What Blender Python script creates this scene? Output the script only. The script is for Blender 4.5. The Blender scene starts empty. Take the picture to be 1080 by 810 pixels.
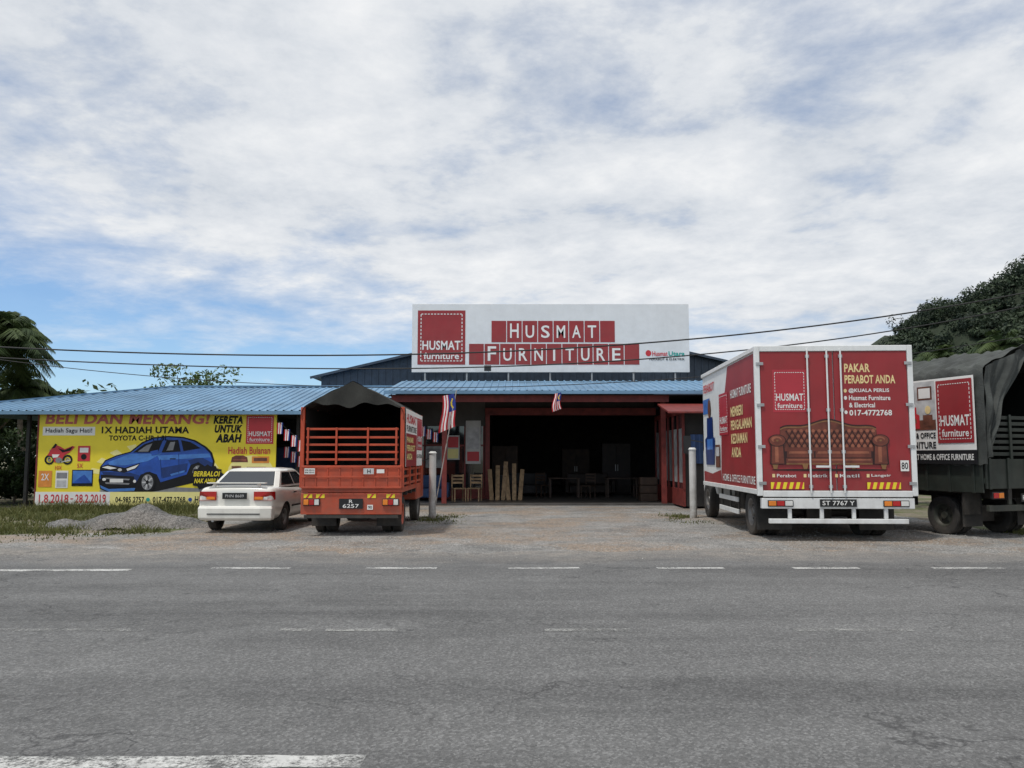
import bpy, math, random
import numpy as np
from mathutils import Vector, Matrix
random.seed(7); rng=np.random.default_rng(7)
S=bpy.context.scene; COL=S.collection
R=math.radians
# ------------------------------------------------------------------ materials
def nodes_of(m):
    m.use_nodes=True; nt=m.node_tree; nt.nodes.clear()
    o=nt.nodes.new('ShaderNodeOutputMaterial'); b=nt.nodes.new('ShaderNodeBsdfPrincipled')
    nt.links.new(b.outputs[0],o.inputs[0]); return nt,b
def noise(nt,vec,scale,detail=4,rough=.55):
    n=nt.nodes.new('ShaderNodeTexNoise'); n.inputs['Scale'].default_value=scale
    n.inputs['Detail'].default_value=detail; n.inputs['Roughness'].default_value=rough
    nt.links.new(vec,n.inputs['Vector']); return n.outputs['Fac']
def ramp(nt,fac,stops):
    r=nt.nodes.new('ShaderNodeValToRGB'); e=r.color_ramp.elements
    while len(e)<len(stops): e.new(.5)
    for i,(p,c) in enumerate(stops):
        e[i].position=p; e[i].color=(c[0],c[1],c[2],1) if hasattr(c,'__len__') else (c,c,c,1)
    nt.links.new(fac,r.inputs[0]); return r.outputs[0]
def mixc(nt,fac,a,b,mode='MIX'):
    m=nt.nodes.new('ShaderNodeMix'); m.data_type='RGBA'; m.blend_type=mode
    for sock,v in ((m.inputs[0],fac),(m.inputs[6],a),(m.inputs[7],b)):
        if isinstance(v,bpy.types.NodeSocket): nt.links.new(v,sock)
        elif hasattr(v,'__len__'): sock.default_value=(v[0],v[1],v[2],1)
        else: sock.default_value=v
    return m.outputs[2]
def mth(nt,op,a,b=0,c=0,clamp=False):
    m=nt.nodes.new('ShaderNodeMath'); m.operation=op; m.use_clamp=clamp
    for s,v in zip(m.inputs,(a,b,c)):
        if isinstance(v,bpy.types.NodeSocket): nt.links.new(v,s)
        else: s.default_value=v
    return m.outputs[0]
def objco(nt,scale=None):
    t=nt.nodes.new('ShaderNodeTexCoord').outputs['Object']
    if scale:
        mp=nt.nodes.new('ShaderNodeMapping'); mp.inputs['Scale'].default_value=scale
        nt.links.new(t,mp.inputs[0]); t=mp.outputs[0]
    return t
def bumpn(nt,b,h,strength,dist=.02):
    bp=nt.nodes.new('ShaderNodeBump'); bp.inputs['Strength'].default_value=strength; bp.inputs['Distance'].default_value=dist
    nt.links.new(h,bp.inputs['Height']); nt.links.new(bp.outputs[0],b.inputs['Normal'])
def mat(name,col,rough=.6,metal=0,var=.15,scale=5,bump=0,bscale=30,dirt=0,dz=1.0,coat=0,spec=.5):
    m=bpy.data.materials.new(name); nt,b=nodes_of(m); co=objco(nt)
    c0=[max(0,x*(1-var)) for x in col]; c1=[min(1,x*(1+var)) for x in col]
    c=mixc(nt,ramp(nt,noise(nt,co,scale,5),[(.3,0),(.7,1)]),c0,c1)
    if dirt:
        sx=nt.nodes.new('ShaderNodeSeparateXYZ'); nt.links.new(co,sx.inputs[0])
        g=mth(nt,'SUBTRACT',1,mth(nt,'DIVIDE',sx.outputs[2],dz),clamp=True)
        n=ramp(nt,noise(nt,co,3.5,8,.65),[(.35,.15),(.7,1)])
        st=ramp(nt,noise(nt,objco(nt,(9,9,.7)),1.0,5,.6),[(.45,.0),(.75,1)])
        f=mth(nt,'MULTIPLY',mth(nt,'ADD',mth(nt,'ADD',g,.12),mth(nt,'MULTIPLY',st,.35)),mth(nt,'MULTIPLY',n,dirt),clamp=True)
        c=mixc(nt,f,c,(.16,.13,.10))
    nt.links.new(c,b.inputs['Base Color'])
    b.inputs['Roughness'].default_value=rough; b.inputs['Metallic'].default_value=metal
    b.inputs['Coat Weight'].default_value=coat; b.inputs['Specular IOR Level'].default_value=spec
    if bump: bumpn(nt,b,noise(nt,co,bscale,4),bump)
    return m
M={}
def dm(k,*a,**kw): M[k]=mat(k,*a,**kw)
dm('white_paint',(.78,.79,.78),.35,var=.05,dirt=.4,dz=1.4)
dm('cream_paint',(.76,.75,.69),.25,var=.03,dirt=.3,dz=.6,coat=.6)
dm('red_print',(.30,.022,.027),.42,var=.12,scale=1.5,dirt=.25,dz=2)
dm('logo_red',(.42,.03,.045),.42,var=.08,scale=1.5)
dm('orange_red_paint',(.47,.062,.02),.45,var=.22,scale=3,dirt=.55,dz=1.6)
dm('red_frame',(.17,.025,.02),.6,var=.3)
dm('sign_white',(.76,.77,.78),.5,var=.05,scale=1.2,dirt=.15,dz=4)
dm('print_white',(.78,.77,.74),.5,var=.03)
dm('print_yellow',(.82,.66,.03),.45,var=.08,scale=1.2)
dm('print_lightyellow',(.86,.77,.30),.45,var=.05)
dm('print_black',(.015,.015,.017),.6,spec=.2)
dm('print_red',(.55,.03,.04),.45,var=.08)
dm('print_pinkred',(.50,.10,.07),.45,var=.14)
dm('print_blue',(.015,.07,.36),.3,var=.35,scale=2.2)
dm('print_lightblue',(.06,.19,.54),.35,var=.25,scale=3)
dm('print_darkblue',(.008,.03,.15),.35,var=.3,scale=3)
dm('print_grey',(.22,.22,.23),.5,var=.2)
dm('print_lightgrey',(.5,.5,.5),.5,var=.25)
dm('print_teal',(.02,.35,.30),.5)
dm('print_leather',(.155,.040,.024),.4,var=.45,scale=3)
dm('print_leatherlight',(.30,.10,.055),.4,var=.4,scale=3)
dm('print_leatherdark',(.030,.008,.007),.4,var=.3)
dm('print_wood',(.24,.12,.045),.4,var=.3)
dm('print_brown',(.14,.05,.03),.4,var=.4,scale=6)
dm('print_cream',(.80,.62,.30),.5)
dm('print_orange',(.7,.25,.04),.5)
dm('rubber',(.022,.022,.022),.85,var=.3,dirt=.5,dz=.5,bump=.2)
dm('dark_metal',(.04,.038,.036),.6,metal=.4,var=.4,dirt=.4,dz=1)
dm('steel',(.45,.45,.45),.35,metal=.8,var=.2)
dm('rim_metal',(.2,.2,.2),.5,metal=.6,var=.2,dirt=.6,dz=1)
dm('black_trim',(.015,.015,.016),.5)
dm('glass_dark',(.012,.015,.018),.06,var=.1,coat=.5,spec=.8)
dm('lamp_red',(.42,.012,.012),.18,coat=.8)
dm('lamp_amber',(.75,.22,.02),.2,coat=.8)
dm('lamp_clear',(.65,.65,.62),.15,coat=.8)
dm('plate_black',(.012,.012,.012),.4)
dm('green_paint',(.020,.027,.022),.5,var=.25,dirt=.35,dz=1.0)
dm('canvas_olive',(.032,.032,.028),.9,var=.35,scale=3,bump=.5,bscale=60)
dm('canvas_grey',(.055,.06,.056),.85,var=.45,scale=2.5,bump=.6,bscale=40)
dm('canvas_dark_liner',(.012,.012,.011),.95,var=.3)  # near-black liner, so the covered load bays read as shaded
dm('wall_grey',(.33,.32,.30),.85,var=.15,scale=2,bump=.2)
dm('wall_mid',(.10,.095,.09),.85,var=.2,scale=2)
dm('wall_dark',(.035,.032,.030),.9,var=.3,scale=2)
dm('wall_white',(.55,.55,.53),.8,var=.12,scale=2)
dm('clad_blue',(.035,.055,.085),.5,var=.25)
dm('roof_blue',(.14,.26,.39),.55,var=.22,scale=.9,bump=.1)
dm('wood_plank',(.30,.20,.11),.7,var=.4,scale=8)
dm('wood_dark',(.025,.016,.012),.6,var=.3)
dm('wood_mid',(.05,.028,.017),.6,var=.4)
dm('fabric_grey',(.05,.05,.052),.9,var=.2)
dm('fabric_blue',(.05,.09,.2),.9,var=.2)
dm('plastic_wrap',(.32,.34,.34),.3,var=.4)
dm('tile_floor',(.08,.075,.07),.4,var=.3,scale=3)
dm('concrete',(.36,.35,.33),.85,var=.2,scale=4,bump=.3)
dm('stone',(.25,.245,.23),.9,var=.45,scale=3)
dm('post_white',(.60,.60,.58),.6,var=.1,scale=4,dirt=.9,dz=1.1)
dm('cable_black',(.015,.015,.015),.6)
dm('bark',(.13,.105,.08),.9,var=.4,scale=6,bump=.6)
dm('flag_red',(.5,.02,.03),.8); dm('flag_white',(.75,.75,.75),.8); dm('flag_blue',(.02,.04,.25),.8); dm('flag_yellow',(.8,.6,.03),.8)
def foliage_mat(name,ca,cb,tr=.25):
    m=bpy.data.materials.new(name); nt,b=nodes_of(m)
    a=nt.nodes.new('ShaderNodeAttribute'); a.attribute_name='tint'
    c=mixc(nt,a.outputs['Fac'],ca,cb); nt.links.new(c,b.inputs['Base Color'])
    b.inputs['Roughness'].default_value=.6; b.inputs['Specular IOR Level'].default_value=.25
    o=[n for n in nt.nodes if n.type=='OUTPUT_MATERIAL'][0]
    t=nt.nodes.new('ShaderNodeBsdfTranslucent'); nt.links.new(c,t.inputs[0])
    mx=nt.nodes.new('ShaderNodeMixShader'); mx.inputs[0].default_value=tr
    nt.links.new(b.outputs[0],mx.inputs[1]); nt.links.new(t.outputs[0],mx.inputs[2]); nt.links.new(mx.outputs[0],o.inputs[0])
    return m
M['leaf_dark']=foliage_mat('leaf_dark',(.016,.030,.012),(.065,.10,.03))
M['leaf_hill']=foliage_mat('leaf_hill',(.014,.025,.017),(.050,.072,.036),.1)  # bluish distance haze mixed into the leaf greens
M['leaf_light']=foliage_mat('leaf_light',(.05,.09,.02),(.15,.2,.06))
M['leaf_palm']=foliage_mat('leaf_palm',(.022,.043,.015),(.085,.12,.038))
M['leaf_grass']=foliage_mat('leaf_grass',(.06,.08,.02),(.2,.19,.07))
# ------------------------------------------------------------------ mesh builder
_tc={}
def text_geo(s,bold):
    k=(s,bold)
    if k in _tc: return _tc[k]
    cu=bpy.data.curves.new('t','FONT'); cu.body=s; cu.offset=bold; cu.resolution_u=3; cu.align_x='LEFT'; cu.space_character=1.0+bold*1.8
    ob=bpy.data.objects.new('t',cu); COL.objects.link(ob); bpy.context.view_layer.update()
    me=bpy.data.meshes.new_from_object(ob)
    vs=np.array([v.co[:2] for v in me.vertices]) if len(me.vertices) else np.zeros((1,2)); fs=[tuple(p.vertices) for p in me.polygons]
    bpy.data.objects.remove(ob); bpy.data.curves.remove(cu); bpy.data.meshes.remove(me)
    mn=vs.min(0); mx=vs.max(0); vs=(vs-mn)/np.maximum(mx-mn,1e-6)
    _tc[k]=(vs,fs); return _tc[k]
class MB:
    def __init__(s): s.v=[]; s.f=[]; s.m=[]; s.mats=[]
    def add(s,vs,fs,mt):
        if mt not in s.mats: s.mats.append(mt)
        i=s.mats.index(mt); o=len(s.v); s.v+= [tuple(x) for x in vs]
        for f in fs: s.f.append(tuple(o+k for k in f)); s.m.append(i)
    def box(s,x0,x1,y0,y1,z0,z1,mt):
        s.add([(x0,y0,z0),(x1,y0,z0),(x1,y1,z0),(x0,y1,z0),(x0,y0,z1),(x1,y0,z1),(x1,y1,z1),(x0,y1,z1)],
          [(0,3,2,1),(4,5,6,7),(0,1,5,4),(1,2,6,5),(2,3,7,6),(3,0,4,7)],mt)
    def beam(s,p0,p1,w,h,mt,up=(0,0,1)):
        p0=Vector(p0);p1=Vector(p1);d=(p1-p0).normalized();u=Vector(up)
        if abs(d.dot(u))>.98:u=Vector((0,1,0))
        r=d.cross(u).normalized();u=r.cross(d).normalized()
        a=[p0+r*sx*w/2+u*sz*h/2 for sx,sz in((-1,-1),(1,-1),(1,1),(-1,1))];b=[q+(p1-p0) for q in a]
        s.add(a+b,[(0,1,2,3),(7,6,5,4),(0,4,5,1),(1,5,6,2),(2,6,7,3),(3,7,4,0)],mt)
    def cyl(s,p0,p1,r0,mt,r1=None,n=12,caps=True):
        r1=r0 if r1 is None else r1
        p0=Vector(p0);p1=Vector(p1);d=(p1-p0).normalized();u=Vector((0,0,1)) if abs(d.z)<.95 else Vector((1,0,0))
        a=d.cross(u).normalized();b=d.cross(a)
        vs=[];
        for p,r in((p0,r0),(p1,r1)):
            for i in range(n):
                t=2*math.pi*i/n; vs.append(p+a*r*math.cos(t)+b*r*math.sin(t))
        fs=[(i,(i+1)%n,n+(i+1)%n,n+i) for i in range(n)]
        if caps: fs+= [tuple(range(n-1,-1,-1)),tuple(range(n,2*n))]
        s.add(vs,fs,mt)
    def tube(s,pts,r,mt,n=6):
        vs=[];
        for k,p in enumerate(pts):
            for i in range(n):
                t=2*math.pi*i/n; vs.append((p[0],p[1]+r*math.cos(t),p[2]+r*math.sin(t)))
        s.add(vs,[(k*n+i,k*n+(i+1)%n,(k+1)*n+(i+1)%n,(k+1)*n+i) for k in range(len(pts)-1) for i in range(n)],mt)
    def lathe(s,c,prof,mt,n=28,sx=1):
        vs=[];k=len(prof)
        for i in range(n):
            t=2*math.pi*i/n
            for r,x in prof: vs.append((c[0]+x*sx,c[1]+r*math.cos(t),c[2]+r*math.sin(t)))
        fs=[]
        for i in range(n):
            for j in range(k-1):
                a=i*k+j;b=((i+1)%n)*k+j; fs.append((a,b,b+1,a+1))
        s.add(vs,fs,mt)
    def poly(s,pts,mt): s.add(pts,[tuple(range(len(pts)))],mt)
    def prism(s,pts,vec,mt):
        n=len(pts); v=Vector(vec); a=[Vector(p) for p in pts]; b=[p+v for p in a]
        s.add(a+b,[tuple(range(n-1,-1,-1)),tuple(range(n,2*n))]+[(i,(i+1)%n,n+(i+1)%n,n+i) for i in range(n)],mt)
    def loft(s,rings,mt,caps=True):
        n=len(rings[0]); vs=[p for r in rings for p in r]; fs=[]
        for k in range(len(rings)-1):
            for i in range(n): fs.append((k*n+i,k*n+(i+1)%n,(k+1)*n+(i+1)%n,(k+1)*n+i))
        if caps: fs+=[tuple(range(n-1,-1,-1)),tuple(range((len(rings)-1)*n,len(rings)*n))]
        s.add(vs,fs,mt)
    def grid(s,fn,nu,nv,mt):
        vs=[fn(i/nu,j/nv) for j in range(nv+1) for i in range(nu+1)]
        s.add(vs,[(j*(nu+1)+i,j*(nu+1)+i+1,(j+1)*(nu+1)+i+1,(j+1)*(nu+1)+i) for j in range(nv) for i in range(nu)],mt)
    def make(s,name,parent=None,loc=(0,0,0),rotz=0,smooth=0,bevel=0,label=None,fixn=False,**props):
        me=bpy.data.meshes.new(name); me.from_pydata([tuple(v) for v in s.v],[],s.f)
        for k in s.mats: me.materials.append(M[k])
        me.polygons.foreach_set('material_index',s.m)
        if fixn:
            import bmesh
            bm=bmesh.new(); bm.from_mesh(me); bmesh.ops.recalc_face_normals(bm,faces=bm.faces); bm.to_mesh(me); bm.free()
        if smooth:
            me.polygons.foreach_set('use_smooth',[True]*len(me.polygons)); me.set_sharp_from_angle(angle=R(smooth))
        me.update(); ob=bpy.data.objects.new(name,me); COL.objects.link(ob)
        ob.location=loc; ob.rotation_euler[2]=rotz
        if parent: ob.parent=parent
        if bevel:
            md=ob.modifiers.new('b','BEVEL'); md.width=bevel; md.segments=2; md.limit_method='ANGLE'; md.angle_limit=R(35)
        if label: ob['label']=label
        for k,v in props.items(): ob[k]=v
        return ob
def thing(name,label,category,loc=(0,0,0),rotz=0,group=None):
    e=bpy.data.objects.new(name,None); e.empty_display_size=.3; COL.objects.link(e)
    e.location=loc; e.rotation_euler[2]=rotz; e['label']=label; e['category']=category
    if group: e['group']=group
    return e
class Panel:
    """flat print: design units (u right, v down) on a plane"""
    def __init__(s,mb,O,Rt,U,u0,v0,su,sv,step=.003):
        s.mb=mb;s.O=Vector(O);s.R=Vector(Rt).normalized();s.U=Vector(U).normalized();s.N=s.R.cross(s.U)
        s.u0=u0;s.v0=v0;s.su=su;s.sv=sv;s.st=step
    def p(s,u,v,l): return s.O+s.R*((u-s.u0)*s.su)-s.U*((v-s.v0)*s.sv)+s.N*(l*s.st)
    def rect(s,a,b,c,d,mt,l=1): s.mb.poly([s.p(a,d,l),s.p(c,d,l),s.p(c,b,l),s.p(a,b,l)],mt)
    def poly(s,pts,mt,l=1): s.mb.poly([s.p(u,v,l) for u,v in pts],mt)
    def ell(s,cu,cv,ru,rv,mt,l=1,rot=0,n=24):
        c,q=math.cos(R(rot)),math.sin(R(rot)); P=[]
        for i in range(n):
            t=-2*math.pi*i/n;x=ru*math.cos(t);y=rv*math.sin(t);P.append((cu+x*c-y*q,cv+x*q+y*c))
        s.poly(P,mt,l)
    def ring(s,cu,cv,ru,w,mt,l=1,n=20):
        vs=[];
        for i in range(n):
            t=2*math.pi*i/n
            for r in(ru,ru-w): vs.append(s.p(cu+r*math.cos(t),cv+r*math.sin(t),l))
        s.mb.add(vs,[(2*i,2*((i+1)%n),2*((i+1)%n)+1,2*i+1) for i in range(n)],mt)
    def text(s,t,a,b,c,d,mt,l=2,bold=.012,shear=0):
        vs,fs=text_geo(t,bold)
        P=[s.p(a+x*(c-a)+shear*(y-.5)*(d-b),d-y*(d-b),l) for x,y in vs]
        s.mb.add(P,fs,mt)
    def line(s,a,b,c,d,w,mt,l=1):
        L=math.hypot(c-a,d-b);nx=-(d-b)/L*w/2;ny=(c-a)/L*w/2
        s.poly([(a+nx,b+ny),(c+nx,d+ny),(c-nx,d-ny),(a-nx,b-ny)],mt,l)
    def dashes(s,a,b,c,d,w,mt,l,n=9):
        for i in range(n):
            t0=(i+.2)/n;t1=(i+.8)/n
            s.rect(a+(c-a)*t0,b,a+(c-a)*t1,b+w,mt,l); s.rect(a+(c-a)*t0,d-w,a+(c-a)*t1,d,mt,l)
            s.rect(a,b+(d-b)*t0,a+w,b+(d-b)*t1,mt,l); s.rect(c-w,b+(d-b)*t0,c,b+(d-b)*t1,mt,l)
    def logo(s,a,b,c,d,l=1,bg='logo_red'):
        W=c-a;H=d-b; s.rect(a,b,c,d,bg,l); i=.06
        s.dashes(a+W*i,b+H*i,c-W*i,d-H*i,W*.018,'print_white',l+1,13)
        s.text('HUSMAT',a+W*.1,b+H*.56,a+W*.9,b+H*.73,'print_white',l+1,.02)
        s.text('furniture',a+W*.13,b+H*.78,a+W*.87,b+H*.90,'print_white',l+1,.015)
# ------------------------------------------------------------------ camera / light / world
cam=bpy.data.cameras.new('camera'); co=bpy.data.objects.new('camera',cam); COL.objects.link(co)
co.location=(0,0,1.6); co.rotation_euler=(R(95.19),0,0); cam.sensor_width=36; cam.lens=28.27; cam.clip_end=2000; cam.clip_start=.05
S.camera=co
sd=Vector((-.30,-.30,1.0)).normalized()
sun=bpy.data.lights.new('sun','SUN'); sun.energy=2.5; sun.angle=R(4); sun.color=(1,.96,.9)
so=bpy.data.objects.new('sun',sun); COL.objects.link(so); so.rotation_euler=sd.to_track_quat('Z','Y').to_euler(); so.location=(0,0,30)
W=bpy.data.worlds.new('World'); S.world=W; W.use_nodes=True; nt=W.node_tree; nt.nodes.clear()
out=nt.nodes.new('ShaderNodeOutputWorld'); sky=nt.nodes.new('ShaderNodeTexSky'); sky.sky_type='NISHITA'; sky.sun_disc=False
sky.sun_elevation=math.asin(sd.z); sky.sun_rotation=math.atan2(sd.x,sd.y); sky.air_density=1.0; sky.dust_density=.2; sky.ozone_density=3.5
b1=nt.nodes.new('ShaderNodeBackground'); nt.links.new(mixc(nt,1.0,sky.outputs[0],(.84,1.0,1.14),'MULTIPLY'),b1.inputs[0]); b1.inputs[1].default_value=.125
b2=nt.nodes.new('ShaderNodeBackground'); b2.inputs[1].default_value=1.0
tc=nt.nodes.new('ShaderNodeTexCoord'); sx=nt.nodes.new('ShaderNodeSeparateXYZ'); nt.links.new(tc.outputs['Generated'],sx.inputs[0])
zz=mth(nt,'ADD',mth(nt,'MAXIMUM',sx.outputs[2],0),.16)
px=mth(nt,'DIVIDE',sx.outputs[0],zz); py=mth(nt,'DIVIDE',sx.outputs[1],zz)
cv=nt.nodes.new('ShaderNodeCombineXYZ'); nt.links.new(px,cv.inputs[0]); nt.links.new(py,cv.inputs[1]); cv.inputs[2].default_value=3.3
def mapn(vec,sc,rot=0,loc=(0,0,0)):
    mp=nt.nodes.new('ShaderNodeMapping'); mp.inputs['Scale'].default_value=sc; mp.inputs['Rotation'].default_value[2]=rot; mp.inputs['Location'].default_value=loc
    nt.links.new(vec,mp.inputs[0]); return mp.outputs[0]
def wn(scale,det,ro,dist,sc,rot,loc=(0,0,0)):
    n=nt.nodes.new('ShaderNodeTexNoise'); n.inputs['Scale'].default_value=scale; n.inputs['Detail'].default_value=det; n.inputs['Roughness'].default_value=ro; n.inputs['Distortion'].default_value=dist
    nt.links.new(mapn(cv.outputs[0],sc,rot,loc),n.inputs['Vector']); return n.outputs[0]
n1=wn(.75,9,.57,.15,(.9,1,1),R(20),(2.2,.6,0))
n2=wn(3.0,9,.62,.22,(.75,.95,1),R(-30))
n3=wn(11,5,.6,.1,(.9,.75,1),R(28))
cov=mth(nt,'ADD',mth(nt,'MULTIPLY',n1,1.5),mth(nt,'ADD',mth(nt,'MULTIPLY',n2,.82),mth(nt,'MULTIPLY',n3,.28)))
low=mth(nt,'SUBTRACT',.31,sx.outputs[2],clamp=True)
cov=mth(nt,'SUBTRACT',cov,mth(nt,'MULTIPLY',low,mth(nt,'SUBTRACT',1.6,mth(nt,'MULTIPLY',sx.outputs[0],3.8))))
fac=ramp(nt,mth(nt,'SUBTRACT',cov,.62),[(.08,.10),(.34,.52),(.60,.98)])
shade=ramp(nt,mth(nt,'ADD',mth(nt,'MULTIPLY',n2,.46),mth(nt,'ADD',mth(nt,'MULTIPLY',n1,.32),mth(nt,'MULTIPLY',n3,.22))),[(.37,(.54,.59,.66)),(.5,(.74,.77,.81)),(.61,(.90,.91,.92))])
nt.links.new(shade,b2.inputs[0])
mx=nt.nodes.new('ShaderNodeMixShader'); nt.links.new(fac,mx.inputs[0]); nt.links.new(b1.outputs[0],mx.inputs[1]); nt.links.new(b2.outputs[0],mx.inputs[2]); nt.links.new(mx.outputs[0],out.inputs[0])
S.view_settings.view_transform='Standard'; S.view_settings.look='None'; S.view_settings.exposure=0
# ------------------------------------------------------------------ ground
def asphalt(name,lo,hi,streak=True,brown=0,patch=.35,spk=.8,edge=None,crack=0,rough_=0):
    m=bpy.data.materials.new(name); nt,b=nodes_of(m); co=objco(nt)
    c=mixc(nt,ramp(nt,noise(nt,co,patch,7,.65),[(.35,0),(.65,1)]),lo,hi)
    if streak:
        st=noise(nt,objco(nt,(.05,1.0,1)),1.0,7,.65)
        c=mixc(nt,.6,c,ramp(nt,st,[(.3,[x*.72 for x in lo]),(.5,hi),(.68,[x*1.25 for x in hi])]))
        c=mixc(nt,mth(nt,'MULTIPLY',ramp(nt,noise(nt,co,1.3,8,.75),[(.5,0),(.7,1)]),.45),c,[x*1.35 for x in hi])
        c=mixc(nt,mth(nt,'MULTIPLY',ramp(nt,noise(nt,objco(nt,(.16,.5,1)),1.0,3,.5),[(.54,0),(.57,1)]),.3),c,[x*.72 for x in lo])
    if brown:
        c=mixc(nt,mth(nt,'MULTIPLY',ramp(nt,noise(nt,co,.4,8,.68),[(.45,0),(.58,1)]),brown),c,(.27,.205,.15))
    if rough_:
        c=mixc(nt,rough_,c,ramp(nt,noise(nt,co,14,6,.7),[(.35,.55),(.65,1.4)]),'MULTIPLY')
        c=mixc(nt,mth(nt,'MULTIPLY',ramp(nt,noise(nt,co,1.1,8,.7),[(.52,0),(.6,1)]),.5),c,(.12,.12,.118))
    if edge:
        s2=nt.nodes.new('ShaderNodeSeparateXYZ'); nt.links.new(co,s2.inputs[0])
        q=mth(nt,'DIVIDE',mth(nt,'SUBTRACT',s2.outputs[1],edge[0]),edge[1]-edge[0])
        q=mth(nt,'ADD',q,mth(nt,'MULTIPLY',mth(nt,'SUBTRACT',noise(nt,objco(nt,(.5,1,1)),1.1,9,.72),.5),2.4),clamp=True)
        c=mixc(nt,mth(nt,'MULTIPLY',q,.85),c,mixc(nt,ramp(nt,noise(nt,co,2.5,6,.7),[(.35,0),(.65,1)]),edge[2],edge[3]))
    vo=nt.nodes.new('ShaderNodeTexVoronoi'); vo.inputs['Scale'].default_value=60; nt.links.new(co,vo.inputs['Vector'])
    sp=ramp(nt,vo.outputs['Color'],[(.1,.55),(.6,1.0),(.9,1.7)])
    c=mixc(nt,spk,c,sp,'MULTIPLY')
    f=noise(nt,co,130,3); c=mixc(nt,spk*.85,c,ramp(nt,f,[(.3,.5),(.7,1.45)]),'MULTIPLY')
    c=mixc(nt,mth(nt,'MULTIPLY',ramp(nt,noise(nt,co,1.7,7,.7),[(.6,0),(.72,1)]),.35),c,[x*.5 for x in lo])
    if crack:
        nz=nt.nodes.new('ShaderNodeTexNoise'); nz.inputs['Scale'].default_value=1.6; nz.inputs['Detail'].default_value=6; nt.links.new(co,nz.inputs['Vector'])
        va=nt.nodes.new('ShaderNodeVectorMath'); va.operation='MULTIPLY_ADD'; nt.links.new(nz.outputs['Color'],va.inputs[0]); va.inputs[1].default_value=(1.1,1.1,0); nt.links.new(objco(nt,(.25,.55,1)),va.inputs[2])
        vc=nt.nodes.new('ShaderNodeTexVoronoi'); vc.feature='DISTANCE_TO_EDGE'; vc.inputs['Scale'].default_value=1.0; nt.links.new(va.outputs[0],vc.inputs['Vector'])
        k=mth(nt,'MULTIPLY',ramp(nt,vc.outputs['Distance'],[(.0,1),(.010,0)]),mth(nt,'MULTIPLY',ramp(nt,noise(nt,co,.25,3),[(.40,0),(.55,1)]),crack))
        c=mixc(nt,k,c,(.035,.035,.036))
    nt.links.new(c,b.inputs['Base Color']); b.inputs['Roughness'].default_value=.85; b.inputs['Specular IOR Level'].default_value=.3
    bumpn(nt,b,mth(nt,'ADD',vo.outputs['Distance'],f),.6*spk,.014)
    return m
GA,GB=(.18,.175,.165),(.28,.255,.225)
M['road']=asphalt('road',(.100,.100,.100),(.146,.146,.144),True,edge=(12.2,13.6,GA,GB),crack=.7,spk=.65)
M['gravel_court']=asphalt('gravel_court',(.20,.197,.188),(.30,.292,.278),False,.75,.6,spk=.85,rough_=.8)
M['heap_gravel']=asphalt('heap_gravel',(.13,.13,.125),(.2,.195,.19),False,.2,1.5,spk=.9)
m=bpy.data.materials.new('ground'); nt,b=nodes_of(m); c_=objco(nt)
g=mixc(nt,ramp(nt,noise(nt,c_,3,6),[(.35,0),(.65,1)]),(.05,.07,.022),(.12,.13,.05))
d=mixc(nt,ramp(nt,noise(nt,c_,9,6),[(.3,0),(.7,1)]),(.14,.115,.085),(.26,.22,.17))
nt.links.new(mixc(nt,ramp(nt,noise(nt,c_,.6,7,.7),[(.44,0),(.56,1)]),g,d),b.inputs['Base Color']); b.inputs['Roughness'].default_value=.95
bumpn(nt,b,noise(nt,c_,25,5),.8,.05); M['ground']=m
def paint(name,thr0,thr1,col=(.55,.55,.53)):
    m=bpy.data.materials.new(name); nt,b=nodes_of(m); c_=objco(nt)
    f=ramp(nt,mth(nt,'ADD',mth(nt,'MULTIPLY',noise(nt,c_,3,6,.7),.5),mth(nt,'MULTIPLY',noise(nt,c_,45,4,.7),.5)),[(thr0,0),(thr1,1)])
    nt.links.new(mixc(nt,ramp(nt,noise(nt,c_,8,5),[(.3,0),(.7,1)]),[x*.8 for x in col],col),b.inputs['Base Color']); b.inputs['Roughness'].default_value=.75
    o=[n for n in nt.nodes if n.type=='OUTPUT_MATERIAL'][0]; t=nt.nodes.new('ShaderNodeBsdfTransparent')
    mx=nt.nodes.new('ShaderNodeMixShader'); nt.links.new(f,mx.inputs[0]); nt.links.new(t.outputs[0],mx.inputs[1]); nt.links.new(b.outputs[0],mx.inputs[2]); nt.links.new(mx.outputs[0],o.inputs[0])
    return m
M['marking']=paint('marking',.41,.55); M['marking_worn']=paint('marking_worn',.46,.62,(.42,.42,.40))
mb=MB(); mb.poly([(-900,-300,0),(900,-300,0),(900,1500,0),(-900,1500,0)],'ground'); mb.make('ground',kind='structure')
def jag(pts,amp,step=.5):
    o=[]
    for i in range(len(pts)):
        a=Vector(pts[i]);b=Vector(pts[(i+1)%len(pts)]);n=max(1,min(200,int((b-a).length/step)))
        for k in range(n):
            p=a+(b-a)*k/n; w=math.sin(p.x*1.7+p.y)*.6+math.sin(p.x*.6+1)*.8
            o.append((p.x+random.uniform(-amp,amp),p.y+random.uniform(-amp,amp)+amp*1.3*w,pts[i][2]))
    return o
z=.004
mb=MB(); mb.poly(jag([(-60,12.4,z),(60,12.4,z),(60,15.0,z),(11.5,15.3,z),(10.5,17,z),(10.5,34,z),(-4.5,34,z),(-4.5,26,z),(-7,24,z),(-7.3,17.4,z),(-12,16.3,z),(-60,16.2,z)],.14,.4),'gravel_court'); mb.make('forecourt',kind='structure')
z=.008
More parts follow.
